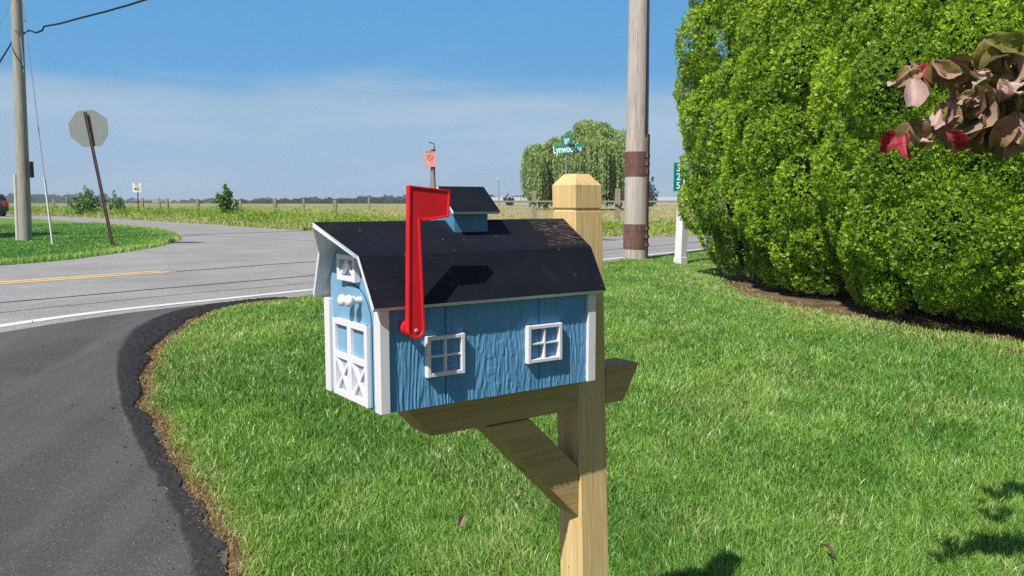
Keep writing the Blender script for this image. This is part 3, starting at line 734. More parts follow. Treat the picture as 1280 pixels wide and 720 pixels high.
def arborvitae_mesh(H, Rr, seed, nb=230, dens=7800, cam=0, ss=1.0):
    global rng
    rng = np.random.default_rng(seed)
    cs, rs = [], []
    tries = 0
    while len(cs) < nb and tries < 20000:
        tries += 1
        z = H * rng.uniform(0.03, 1) ** 1.15; th = rng.uniform(0, 2 * math.pi); r = arbor_profile(z, H, Rr)
        br = rng.choice([.17, .24, .32, .40]) * rng.uniform(.85, 1.1) * (.55 + .45 * r / Rr)
        cc = np.array([math.cos(th) * (r - br * .42), math.sin(th) * (r - br * .42), max(z, br * .9 + .12)])
        if r < .1: cc[:2] *= .3
        if all(np.linalg.norm(cc - c) > .74 * (br + r2) for c, r2 in zip(cs, rs)): cs.append(cc); rs.append(br)
    P, N, S, T = [], [], [], []
    for c, r in zip(cs, rs):
        n = int(dens / ss ** 2 * 4 * math.pi * r * r * .62)
        if cam is not None and math.cos(math.atan2(c[1], c[0]) - cam) < -.35: n = n // 6
        d = sphere_pts(int(n * 1.5)); out = np.array([c[0], c[1], 0]); out /= np.linalg.norm(out) + 1e-6
        k = (d @ out + .3 * d[:, 2]) > -.25; d = d[k][:n]
        sub = sphere_pts(26); cd = (d @ sub.T).max(1); wd_ = .32 * min(1.0, .26 / r) + .02      # small knots of foliage on each bough
        q_ = np.clip((cd - (1 - wd_)) / wd_, 0, 1); keep = rng.uniform(0, 1, len(d)) < .04 + .96 * np.clip(q_ * 2.2, 0, 1); d, q_ = d[keep], q_[keep]
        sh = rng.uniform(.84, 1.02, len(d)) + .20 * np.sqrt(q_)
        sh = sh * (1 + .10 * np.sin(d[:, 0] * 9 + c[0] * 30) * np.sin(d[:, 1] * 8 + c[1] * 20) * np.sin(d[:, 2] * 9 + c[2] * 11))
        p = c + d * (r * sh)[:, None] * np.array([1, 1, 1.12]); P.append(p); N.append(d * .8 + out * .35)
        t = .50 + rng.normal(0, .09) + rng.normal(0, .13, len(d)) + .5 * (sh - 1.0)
        t -= np.clip(.5 * (0.35 - d[:, 2]), 0, .3) * 0
        T.append(t); S.append(rng.uniform(.020, .046, len(d)) * ss)
    P = np.vstack(P); N = np.vstack(N); k = P[:, 2] > .09
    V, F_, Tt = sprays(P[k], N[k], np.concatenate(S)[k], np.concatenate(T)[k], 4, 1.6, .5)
    return V, F_, Tt
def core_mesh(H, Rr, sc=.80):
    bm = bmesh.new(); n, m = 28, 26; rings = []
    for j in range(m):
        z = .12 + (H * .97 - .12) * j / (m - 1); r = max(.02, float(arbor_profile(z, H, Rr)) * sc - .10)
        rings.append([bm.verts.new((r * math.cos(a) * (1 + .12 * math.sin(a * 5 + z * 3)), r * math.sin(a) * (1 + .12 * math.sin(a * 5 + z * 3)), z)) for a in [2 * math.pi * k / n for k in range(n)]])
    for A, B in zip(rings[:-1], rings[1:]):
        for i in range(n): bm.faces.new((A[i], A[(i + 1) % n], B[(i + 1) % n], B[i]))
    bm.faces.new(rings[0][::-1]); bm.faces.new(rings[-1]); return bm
arb = []
specs = [((3.78, 11.0), 1.35, 7.0, 101, 'leftmost of the tall clipped arborvitae, nearest the utility pole and roadside'),
         ((3.88, 9.30), 1.22, 5.9, 102, 'second tall arborvitae from the left in the evergreen row'),
         ((4.12, 7.5), 1.10, 5.8, 103, 'arborvitae bulging forward in the middle of the evergreen row'),
         ((4.98, 6.72), 1.20, 5.7, 104, 'arborvitae behind the pink-leaved branch at the right edge'),
         ((6.55, 6.5), 1.2, 5.6, 102, 'last arborvitae at the right end of the evergreen row')]
cache = {}
for (cx, cyy), Rr, H, sd, lab in specs:
    e = empty('arborvitae_tree', (cx, cyy, float(gz(cyy))), 0, lab, 'tree', 'row of tall arborvitae along the lawn')
    if sd in cache:
        for src in cache[sd]:
            c = src.copy(); COL.objects.link(c); c.parent = e
    else:
        V, F_, Tt = arborvitae_mesh(H, Rr, sd, cam=math.atan2(-cyy, -cx) , ss=(1.35 if sd == 101 else 1.15 if sd == 102 else 1.0))
        a = np_mesh('crown', V, F_, M['thuja'], e, tint=Tt)
        b = bm_obj('shade_core', core_mesh(H, Rr), M['core'], e)  # added solid shell, dark as the shade between boughs, blocks see-through
        bm = bmesh.new(); add_tube(bm, [(0, 0, -.05), (.02, 0, .8), (0, .02, H * .9)], [.12, .09, .02], 10)
        t_ = bm_obj('trunk', bm, M['bark'], e); cache[sd] = [a, b, t_]
rng = np.random.default_rng(11)

# ------------------------------------------------------------------ generic leaf quads
def leaf_cloud(P, size, tint, vertical=0.0):
    n = len(P); a = rng.normal(0, 1, (n, 3)); a[:, 2] *= .6; a[:, 2] -= vertical; a /= np.linalg.norm(a, axis=1)[:, None]
    b = np.cross(a, rng.normal(0, 1, (n, 3))); b /= np.linalg.norm(b, axis=1)[:, None]
    s = size[:, None]; V = np.stack([P - a * s * .5, P + b * s * .27, P + a * s * .5, P - b * s * .27], 1).reshape(-1, 3)
    return V, np.arange(n)[:, None] * 4 + np.array([[0, 1, 2, 3]]), np.repeat(np.clip(tint, 0, 1), 4)
# willow
def willow():
    X, Yd = AT(728, 252, 78)[0], 78.0; z0 = float(gz(Yd)); e = empty('willow_tree', (X, Yd, z0), 0, 'weeping willow with drooping pale green branches behind the street name sign', 'tree')
    Hh = 8.9; blobs = []
    for k in range(60):
        a = rng.uniform(0, 6.28); r = 4.6 * math.sqrt(rng.uniform(0, 1)); xx = r * math.cos(a); top = Hh - .10 * r * r - rng.uniform(0, 1.3) - .5 * math.exp(-((xx + .9) / .7) ** 2) - .6 * (xx < -1)
        blobs.append((r * math.cos(a), r * math.sin(a), top, rng.uniform(.5, 1.2)))
    P, T = [], []
    for bx, by, bt, br in blobs:
        for s in range(64):
            a = rng.uniform(0, 6.28); r = br * math.sqrt(rng.uniform(0, 1)); sx, sy_ = bx + r * math.cos(a), by + r * math.sin(a); st = bt - .5 * r * r + rng.uniform(-.2, .2)
            L = rng.uniform(1.6, 6.2); L = min(L, st - .3 - rng.uniform(0, 1.6)); 
            if L < .4: continue
            m = int(L * 8); t = np.linspace(0, 1, m); o = np.array([sx, sy_]); o = o / (np.linalg.norm(o) + .5)
            arc = .45 * np.sin(np.clip(t * 4, 0, 1.57))
            P.append(np.c_[sx + o[0] * arc + rng.normal(0, .04, m), sy_ + o[1] * arc + rng.normal(0, .04, m), st + .18 * np.sin(np.clip(t * 8, 0, 3.14)) - L * t]); T.append(np.full(m, .5 + rng.normal(0, .16)) + .15 * (1 - t))
    P = np.vstack(P); T = np.concatenate(T) + rng.normal(0, .08, len(P))
    V, F_, Tt = leaf_cloud(P, rng.uniform(.18, .34, len(P)), T, 2.6)
    np_mesh('crown', V, F_, M['willow'], e, tint=Tt)
    bm = bmesh.new(); add_tube(bm, [(0, 0, -.1), (.1, 0, 1.8), (.0, .1, 3)], [.42, .33, .3], 10)
    for k in range(6):
        a = k * 1.05; add_tube(bm, [(0, .05, 2.7), (1.2 * math.cos(a), 1.2 * math.sin(a), 4.8), (2.6 * math.cos(a), 2.6 * math.sin(a), 6.6 + .3 * (k % 2))], [.22, .14, .04], 7)
    bm_obj('trunk', bm, M['bark'], e)
willow()
def bush(px, ytop, Yd, wpx, lab, broad=.08, spiky=0, n=2600, name='bush', cat='bush', m='bushleaf', gy=None):
    p = AT(px, 252, Yd); z0 = float(gz(Yd)); top = AT(px, ytop, Yd)[2]; H = top - z0; Rw = wpx / F * Yd / 2
    e = empty(name, (p[0], Yd, z0), 0, lab, cat)
    bm = bmesh.new(); Pts = []
    ns = 16
    for k in range(ns):
        a = rng.uniform(0, 6.28); r = Rw * rng.uniform(.1, 1); h = H * rng.uniform(.45, 1) * (1 - .35 * (r / Rw) ** 2) if k else H
        q = [(0, 0, -.03), (r * math.cos(a) * .4, r * math.sin(a) * .4, h * .5), (r * math.cos(a), r * math.sin(a), h)]
        add_tube(bm, q, [.02, .012, .004], 5)
        t = rng.uniform(.15, 1.0, n // ns); sp = Rw * (.32 if not spiky else .16) * (1.15 - t)
        c = np.c_[np.interp(t, [0, .5, 1], [q[0][0], q[1][0], q[2][0]]), np.interp(t, [0, .5, 1], [q[0][1], q[1][1], q[2][1]]), h * t]
        Pts.append(c + rng.normal(0, 1, c.shape) * (sp[:, None] + .03))
    P = np.vstack(Pts); P = P[P[:, 2] > .02]
    bm_obj('stems', bm, M['bark'], e)
    V, F_, Tt = leaf_cloud(P, rng.uniform(broad * .7, broad * 1.4, len(P)), .5 + rng.normal(0, .2, len(P)), .2)
    np_mesh('foliage', V, F_, M[m], e, tint=Tt)
bush(283, 230, 41, 30, 'tall bright green roadside bush with upright shoots, left of the mailbox', .15, 1, 2400)
bush(108, 233, 57, 56, 'wide dark roadside bush with bare shoots beside the leaning stop sign post', .2, 1, 1500)
bush(150, 239, 55, 34, 'low spiky roadside bush just left of the speed limit sign', .17, 1, 1000)
bush(813, 222, 120, 24, 'small dark green bush far behind the right utility pole', .3, 0, 900, m='farleaf')
bush(637, 242, 190, 14, 'tiny dark shrub beside the far light pole', .6, 0, 300, m='farleaf')

# weeds and meadow beyond the road
def meadow():
    farline = [tuple(p) for p in farE]
    Vs, Q, T3, TT = [], [], [], []; off = 0
    n = 620000; r = 22 + (150 - 22) * rng.uniform(0, 1, n) ** 2.1; th = rng.uniform(-.68, .42, n); x, y = r * np.sin(th), r * np.cos(th)
    fld = [(9.5, 29.5)] + farline + [(-200, 200), (200, 200), (90, 130), (W0 + RD * 130 + RN * 7.4)]
    fld = [tuple(map(float, p)) for p in fld]
    k = inpoly(x, y, fld); x, y = x[k], y[k]; n = len(x); d = np.hypot(x, y); dl = dist_poly(x, y, farline)
    leftness = np.clip((-x / y - .05) / .3, 0, 1)
    edge = np.exp(-((dl - 2.2) / 2.2) ** 2)
    nz_ = fbm(x * .35, y * .35, 77); tall = fbm(x * .8, y * .8, 79)
    h = .10 + .22 * nz_ + .42 * edge * tall * (1 + .8 * leftness) + .12 * leftness * np.exp(-dl / 10) + .15 * np.clip(dl / 40, 0, 1)
    h = h * np.clip(.25 + dl / .9, 0, 1) * rng.uniform(.55, 1.15, n)
    green = .42 * edge + .25 * leftness
    tint = .80 - green * .82 + rng.normal(0, .11, n) + .32 * (nz_ - .5) - .04
    tint = np.where(dl < .55, .78 + rng.normal(0, .12, n), tint)
    w = (.022 + .010 * rng.uniform(0, 1, n)) * (d / 28) ** .85
    V, q, t, T = blades(x, y, gz(y), h, w, np.abs(rng.normal(.45, .3, n)), np.clip(tint, 0, 1))
    # broad leaves in the weed belt
    m = (edge > .25) & (rng.uniform(0, 1, n) < .55) & (d < 80)
    P = np.c_[x[m], y[m], gz(y[m]) + h[m] * rng.uniform(.3, 1.1, m.sum())]
    V2, q2, T2 = leaf_cloud(P, rng.uniform(.05, .13, len(P)) * (d[m] / 32) ** .6, .36 + rng.normal(0, .13, len(P)) + .25 * (nz_[m] - .5), .1)
    o = np_mesh('meadow_weeds', np.vstack([V, V2]), [q, t, q2 + len(V)], M['weed'], tint=np.r_[T, T2])
    tag(o, 'green and tan weeds and meadow grass beyond the road', 'weeds', kind='stuff')
    print('weeds', n)
meadow()

# far woods on the horizon
def far_wood():
    P, T, S = [], [], []
    x = -640.0
    for Yd, xa, xb, hlo, hhi, dn in ((720, -760, 300, 2.6, 5.5, 300), (430, -160, 10, 1.6, 3.0, 130), (820, -640, -400, 5, 8.5, 90), (900, 200, 760, 3, 5, 120)):
        for k in range(dn):
            cx = rng.uniform(xa, xb); H = rng.uniform(hlo, hhi) * (.6 + .8 * float(vnoise(cx * .013, Yd, 9))); Rw = H * rng.uniform(.7, 1.5)
            n = 130; d = sphere_pts(n); d[:, 2] = np.abs(d[:, 2]); p = np.array([cx, Yd + rng.uniform(-20, 20), .2]) + d * np.array([Rw, Rw, H]) * rng.uniform(.75, 1.05, n)[:, None]
            P.append(p); T.append(.45 + rng.normal(0, .12) + rng.normal(0, .12, n)); S.append(np.full(n, H * .45))
    P = np.vstack(P); V, F_, Tt = leaf_cloud(P, np.concatenate(S), np.concatenate(T)); 
    o = np_mesh('distant_woods', V, F_, M['farleaf'], tint=Tt); tag(o, 'dark line of distant trees along the horizon', 'woods', kind='stuff')
far_wood()

# off-frame tree whose shade falls on the corner lawn
def roundtree(loc, H, Rw, lab, name='shade_tree', m='bushleaf', n=9000):
    e = empty(name, loc, 0, lab, 'tree'); bm = bmesh.new(); add_tube(bm, [(0, 0, -.1), (.1, 0, H * .35), (0, .1, H * .8)], [.25, .2, .06], 9)
    P = []
    for k in range(26):
        c = sphere_pts(1)[0] * np.array([Rw * .7, Rw * .7, H * .26]) + np.array([0, 0, H * .66]); add_tube(bm, [(0.05, 0, H * .35), tuple(c)], [.08, .02], 5)
        d = sphere_pts(n // 26) * rng.uniform(.5, 1, (n // 26, 1)); P.append(c + d * Rw * .42)
    bm_obj('trunk', bm, M['bark'], e); P = np.vstack(P); V, F_, Tt = leaf_cloud(P, rng.uniform(.18, .3, len(P)), .5 + rng.normal(0, .2, len(P))); np_mesh('crown', V, F_, M[m], e, tint=Tt)
roundtree((-17.9, 21.7, .25), 5.6, 2.2, 'round green tree on the far corner lawn left of the utility pole')

# ------------------------------------------------------------------ utility pole at right with steel reinforcement
UP = G(794, 326); ub_ = float(gz(UP[1])); Zp = UP[1]
upole = empty('utility_pole', (UP[0], UP[1], ub_), 0, 'weathered gray wooden utility pole with brown steel bands standing behind the mailbox', 'utility pole')
Hp = 10.5; rb_ = 15.0 / F * Zp; rt_ = .62 * rb_
bm = bmesh.new(); ns = 14; ph = [(0.0, 0, -.2)] + [(0, 0, Hp * k / ns) for k in range(1, ns + 1)]
add_tube(bm, ph, [rb_ - (rb_ - rt_) * k / ns for k in range(ns + 1)], 28); bm_obj('pole', bm, M['gray_wood'], upole, True)
def zat(py, Y=Zp): return AT(794, py, Y)[2] - ub_
bm = bmesh.new()
# steel truss: channel down the right side
ang = R(-22); cx, cy_ = math.cos(ang), math.sin(ang)
for (za, zb) in ((-.1, zat(168)),):
    rr = rb_ - .035; M_ = Matrix.Rotation(ang, 4, 'Z')
    add_box(bm, (rr, -.075, za), (rr + .035, .075, zb), .006, xf=M_); add_box(bm, (rr - .05, -.085, za), (rr + .02, -.07, zb - .1), .003, xf=M_); add_box(bm, (rr - .05, .07, za), (rr + .02, .085, zb - .1), .003, xf=M_)
bm_obj('steel_channel', bm, M['rust'], upole)
for ya, yb in ((221, 190), (311, 280)):
    za, zb = zat(ya), zat(yb)
    bm = bmesh.new(); r_ = rb_ - (rb_ - rt_) * za / Hp
    add_tube(bm, [(0, 0, za), (0, 0, zb)], [r_ + .004, r_ + .003], 28)
    bnd = bm_obj('painted_band', bm, M['rust'], upole)
    for k in range(3):
        z = za + (zb - za) * (k + .5) / 3; bm = bmesh.new(); add_tube(bm, [(0, 0, z - .045), (0, 0, z + .045)], [r_ + .0058] * 2, 28)
        M_ = Matrix.Rotation(ang, 4, 'Z'); add_box(bm, (r_ - .02, -.10, z - .03), (r_ + .022, .06, z + .03), .006, xf=M_)
        bm_obj('strap', bm, M['rust'], bnd)
bm = bmesh.new(); add_tube(bm, [(rb_ * .55, -rb_ * .85, zat(168)), (rt_ * .8 + .03, -rt_ * .8, Hp * .95)], .011, 6); bm_obj('ground_wire', bm, M['cable'], upole)

# ------------------------------------------------------------------ utility pole at left
LP = G(32, 302); zl = float(gz(LP[1])); YL_ = LP[1]
lp = empty('utility_pole', (LP[0], LP[1], zl), 0, 'tall gray wooden utility pole with guy wire on the corner at the far left', 'utility pole')
top = AT(20.5, 0, YL_); dirx = (top[0] - LP[0]) / (top[2] - zl); Hl = 11.0
bm = bmesh.new(); r0 = 7.5 / F * YL_; add_tube(bm, [(dirx * z, 0, z) for z in (-.2, 2, 4, 6, 8, Hl)], [r0, r0 * .96, r0 * .9, r0 * .84, r0 * .78, r0 * .7], 20); bm_obj('pole', bm, M['gray_wood2'], lp, True)
tube_obj('conduit', [(dirx * z - r0 - .03, -.04, z) for z in (0, 1.0, AT(24, 218, YL_)[2] - zl)], .045, M['palegray'], lp)
za = AT(40, 222, YL_)[2] - zl; zb = AT(40, 202, YL_)[2] - zl
box_obj('meter_box', (dirx * za + r0 * .9, -.1, za), (dirx * za + r0 * .9 + .12, .06, zb), M['dark'], lp, .01)
za = AT(24, 42, YL_)[2] - zl
bm = bmesh.new(); add_tube(bm, [(dirx * za + r0 * .3, -r0 - .02, za + .05), (dirx * za + r0 * .9, -r0 * .7, za - .1), (dirx * za + r0, -r0 * .5, za - 1.0)], .025, 6); bm_obj('wire_bracket', bm, M['galv'], lp)
gb = G(66, 307)
gw = empty('guy_wire', (gb[0], gb[1], float(gz(gb[1]))), 0, 'thin slanted guy wire with pale sleeve anchored beside the left utility pole', 'guy wire')
g1 = AT(28, 0, (YL_ + gb[1]) / 2 + .9); gv = Vector((g1[0] - gb[0], g1[1] - gb[1], g1[2] - gw.location.z))
tube_obj('wire', [(0, 0, .1), gv * 1.25], .011, M['graycable'], gw, 6)
tube_obj('sleeve', [(0, 0, 0), gv * ((307 - 226) / 307)], .026, M['palegray'], gw, 8)
def cable(name, pts, r, lab, m='cable'):
    o = tube_obj(name, pts, r, M[m], None, 6); tag(o, lab, 'cable'); return o
cp = lambda x, y, Y: tuple(AT(x, y, Y))
cable('overhead_cable', [cp(27, 43.5, 21.9), cp(36, 38, 21.6), cp(40, 39, 21.5), cp(45, 41, 21.4), cp(53, 38, 21.2), cp(55, 33, 21.1), cp(75, 29.5, 20.6), cp(100, 22.5, 20), cp(130, 15, 19.3), cp(160, 6.5, 18.6), cp(190, -3, 18), cp(330, -60, 15.5)], .022, 'black overhead cable running from the left pole up to the right')
cable('overhead_cable', [cp(16, 51, 21.9), cp(0, 77, 20.6), cp(-60, 190, 16.5)], .022, 'black overhead cable dropping left from the utility pole')
cable('overhead_cable', [cp(21, -12, 22), cp(0, 31, 20), cp(-40, 125, 17)], .008, 'thin pale overhead cable above the left utility pole', 'graycable')

# ------------------------------------------------------------------ leaning stop sign seen from behind
SP = G(142, 309); sz = float(gz(SP[1])); YS = SP[1]
ss = empty('stop_sign', (SP[0], SP[1], sz), 0, 'leaning octagonal road sign seen from its gray back on a rusty post', 'road sign')
tp = AT(106, 140, YS) - ss.location
bm = bmesh.new(); dv = tp.normalized(); sx = Vector((1, 0, .2)).normalized(); wv = .032
for a, b in ((-.036, -.026), (.012, .036)):
    pts = [Vector((a, -.02 * (a > 0), -.1)), Vector((b, -.02 * (a > 0), -.1)), Vector((b, .02, -.1)), Vector((a, .02, -.1))]
    add_prism(bm, pts, tp + Vector((0, 0, .1)))
pts = [Vector((-.026, .012, -.1)), Vector((.012, .012, -.1)), Vector((.012, .018, -.1)), Vector((-.026, .018, -.1))]; add_prism(bm, pts, tp + Vector((0, 0, .1)))
bm_obj('post', bm, M['rustpost'], ss)
octp = [(96.6, 138.6), (116.3, 137.1), (133.3, 148.3), (134.8, 169.2), (126, 182.3), (104.2, 183.8), (88.1, 171.2), (85, 154.2)]
bm = bmesh.new(); cxo = sum(p[0] for p in octp) / 8
P = [AT(p[0], p[1], YS + .06 + (cxo - p[0]) / F * YS * .12) - ss.location for p in octp]; add_prism(bm, P, (.002, .006, 0)); bm_obj('sign_plate', bm, M['galv'], ss)
bm = bmesh.new(); P2 = [p + Vector((.0025, .0075, 0)) for p in P]; add_prism(bm, P2, (0, .002, 0)); bm_obj('sign_face', bm, M['sign_pink'] if False else M['red'], ss)

# ------------------------------------------------------------------ other signs
def sign_post(name, px, pyb, Y, lab, cat='road sign'):
    p = AT(px, 252, Y); return empty(name, (p[0], Y, float(gz(Y))), 0, lab, cat)
FACE = (R(90), 0, 0)
# street name sign
Y = 21.0; sn = sign_post('street_name_sign', 708.5, 0, Y, 'green street name sign reading Lynwood Rd in front of the willow')
zz = lambda py, Y: AT(708, py, Y)[2] - float(gz(Y))
tube_obj('post', [(-.02, .045, -.1), (-.02, .045, zz(180, Y))], .026, M['galv'], sn)
wS, hS = 36.5 / F * Y, 10.4 / F * Y
def plate(name, par, w, h, loc, rz, m, t=.004):
    bm = bmesh.new(); add_box(bm, (-w / 2, -t / 2, -h / 2), (w / 2, t / 2, h / 2), .0012); o = bm_obj(name, bm, m, par); o.location = loc; o.rotation_euler = (0, 0, rz); return o
b1 = plate('name_blade', sn, wS * 1.02, hS, (.01, -.01, zz(186.3, Y)), R(-22), M['green_sign']); b1['label'] = 'lower green blade reading Lynwood Rd'
b1.rotation_euler = (0, R(-4.0), R(-22))
text_obj('lettering', 'Lynwood', .25, M['sign_white'], b1, (-.075, -.004, -.003), FACE, .66)
text_obj('lettering', 'Rd', .13, M['sign_white'], b1, (.305, -.004, -.03), FACE, .75)
text_obj('lettering', 'Lynwood', .235, M['sign_white'], b1, (.085, .004, -.005), (R(90), 0, R(180)), .66)
b2 = plate('name_blade', sn, .80, hS, (.0, 0, zz(174.8, Y)), R(67), M['green_sign']); b2['label'] = 'upper green blade turned nearly edge-on'
b2.rotation_euler = (0, 0, R(-73))
text_obj('lettering', 'Jigger', .19, M['sign_white'], b2, (-.02, -.004, 0), FACE, .95)
# speed limit 40
Y = 50.0; sl = sign_post('speed_limit_sign', 172, 0, Y, 'white speed limit sign reading 40 beside the far road')
tube_obj('post', [(0, .02, -.1), (.03, .02, zz(236, Y))], .035, M['rustpost'], sl)
ps = plate('sign_plate', sl, .47, .56, (0, -.02, zz(234.5, Y)), R(8), M['sign_white'])
text_obj('lettering', '40', .34, M['sign_black'], ps, (0, -.004, -.10), FACE, .95); text_obj('lettering', 'SPEED\nLIMIT', .10, M['sign_mark'], ps, (0, -.004, .18), FACE, 1)
# round wooden post with a faded red notice
Y = 27.0; pw = sign_post('notice_post', 541.5, 0, Y, 'round gray wooden post with a faded pink prohibition notice above the red flag')
tube_obj('post', [(-.04, 0, -.2), (0, 0, 1.4), (0, 0, zz(187, Y))], [.12, .11, .105], M['fence_wood'], pw, 14)
pn = plate('notice', pw, 14 / F * Y, 19 / F * Y, (-.07, -.135, zz(199, Y)), R(6), M['sign_pink'])
bm = bmesh.new(); nn = 24
for k in range(nn):
    a, b = 2 * math.pi * k / nn, 2 * math.pi * (k + 1) / nn; r1, r2 = .095, .075
    bm.faces.new([bm.verts.new((r * math.cos(t), -.0035, r * math.sin(t) + .04)) for r, t in ((r1, a), (r1, b), (r2, b), (r2, a))])
bmesh.ops.remove_doubles(bm, verts=bm.verts, dist=.0001)
add_prism(bm, [(-.065, -.0038, .095), (-.05, -.0038, .108), (.065, -.0038, -.015), (.05, -.0038, -.028)], (0, -.0004, 0)); add_box(bm, (-.02, -.0039, .02), (.02, -.0036, .06))
bm_obj('prohibition_mark', bm, M['sign_mark'], pn)
bm = bmesh.new(); add_box(bm, (-.15, -.0045, .215), (.12, -.0030, .235)); bm_obj('lettering_bar', bm, M['sign_mark'], pn)
bm = bmesh.new(); zh = zz(187, Y); add_tube(bm, [(.02, -.03, zh - .05), (.07, -.03, zh + .10), (.06, -.03, zh + .17), (-.12, -.03, zh + .24)], .018, 6); bm_obj('hook', bm, M['dark'], pw)
# white leaning post with green house number plate
wp = G(850, 332); Yw = wp[1]; wb = empty('house_number_post', (wp[0], Yw, float(gz(Yw))), 0, 'white painted roadside post with green house number plate beside the arborvitae', 'post')
tw = AT(856, 206, Yw) - wb.location
bm = bmesh.new(); h2 = .070; rot = Matrix.Rotation(R(38), 3, 'Z')
q = [rot @ Vector(v) for v in ((-h2, -h2, -.1), (h2, -h2, -.1), (h2, h2, -.1), (-h2, h2, -.1))]; add_prism(bm, q, tw + Vector((0, 0, .1)), .004); bm_obj('post', bm, M['white'], wb)
bm = bmesh.new(); h3 = .080; q = [rot @ Vector(v) for v in ((-h3, -h3, -.1), (h3, -h3, -.1), (h3, h3, -.1), (-h3, h3, -.1))]; add_prism(bm, q, tw.normalized() * .24, .004); bm_obj('post_sleeve', bm, M['white'], wb)
pc = AT(846.5, 221.5, Yw) - wb.location
pl = plate('number_plate', wb, .155, .46, (pc.x, -.10, pc.z), R(4), M['green_sign'])
for k, ch in enumerate('325'): text_obj('lettering', ch, .155, M['sign_white'], pl, (0, -.004, .14 - .14 * k), FACE, .95)

# ------------------------------------------------------------------ fences
fn = empty('field_fence', (AT(668, 252, 31)[0], 31, .25), 0, 'old wooden fence with gray posts and a top rail running beyond the road', 'fence')
FP = [(772, 30.5, 236, .19), (668, 32.5, 239, .17), (418.5, 40, 250, .18), (343.5, 44, 248, .19), (293, 50, 248.5, .17), (247, 55, 248.5, .18), (209, 59, 248, .19), (200, 66, 247.5, .15), (178, 63, 247.8, .17), (136, 72, 247.5, .17), (97, 80, 247, .2), (84, 86, 247, .2), (67, 92, 247, .2)]
fl_ = fn.location
for px, Yp, yt, w in FP:
    p = AT(px, 252, Yp); zt_ = AT(px, yt, Yp)[2]; bm = bmesh.new(); lx = rng.normal(0, .03)
    add_prism(bm, [(p[0] - w / 2 - fl_[0], Yp - w / 2 - fl_[1], -.1), (p[0] + w / 2 - fl_[0], Yp - w / 2 - fl_[1], -.1), (p[0] + w / 2 - fl_[0], Yp + w / 2 - fl_[1], -.1), (p[0] - w / 2 - fl_[0], Yp + w / 2 - fl_[1], -.1)], (lx, 0, zt_ - fl_[2] + .1), .015)
    bm_obj('post', bm, M['fence_wood'], fn)
def rail(xa, Ya, xb, Yb, py, h=.055, t=.04):
    a, b = AT(xa, py, Ya), AT(xb, py, Yb); bm = bmesh.new(); d = b - a; n = Vector((d.y, -d.x, 0)).normalized() * t
    add_prism(bm, [a - fn.location, b - fn.location, b - fn.location + n, a - fn.location + n], (0, 0, -h)); bm_obj('rail', bm, M['fence_wood'], fn)
rail(612, 33.6, 960, 27.1, 250.8)
rail(165, 65, 212, 58.5, 249.3, .1)
ff = empty('far_fence', (AT(420, 252, 75)[0], 75, .25), 0, 'thin far fence posts standing in the meadow left of the red flag', 'fence')
for px, yt in ((379.5, 248), (461, 246.5), (540, 247), (300, 248.5)):
    p = AT(px, yt, 75); box_obj('post', (p[0] - .085 - ff.location.x, -.08, -.1), (p[0] + .085 - ff.location.x, .08, p[2] - .25), M['fence_wood'], ff, .01)

# ------------------------------------------------------------------ far building, light pole, car
Yb_ = 330.0; a = AT(612, 252, Yb_); b = AT(905, 252, Yb_); fb = empty('farm_building', ((a[0] + b[0]) / 2, Yb_, .25), 0, 'long low pale farm building on the horizon beyond the meadow', 'building')
wd = (b[0] - a[0]) / 2; hz = AT(700, 250.5, Yb_)[2]; ht = AT(700, 246.3, Yb_)[2]
bw = m_paint('pale_building_wall', (.42, .42, .42), .7, .05, .05, (1, 1, 1)); brf = m_paint('pale_metal_roof', (.45, .45, .45), .6, .05, .05, (.5, .5, .5))
box_obj('wall', (-wd, -5, -.3), (wd, 5, hz - .25), bw, fb)
bm = bmesh.new(); add_prism(bm, [(-wd - .5, -5.6, hz - .3), (-wd - .5, 5.6, hz - .3), (-wd - .5, 0, ht - .25)], (2 * wd + 1, 0, 0)); bm_obj('roof', bm, brf, fb)
for k in range(9):
    u = -wd + (k + .7) * 2 * wd / 9.5; None
Yq = 210; p = AT(624, 247, Yq); lpz = AT(623, 224, Yq)[2]
lt = empty('light_pole', (p[0], Yq, .25), 0, 'slim light pole far away above the cupola roof', 'light pole')
tube_obj('pole', [(0, 0, -.1), (-.2, 0, lpz - .25)], [.16, .1], M['galv'], lt); box_obj('lamp_head', (-.75, -.15, lpz - .3), (.1, .15, lpz - .1), M['palegray'], lt, .02)
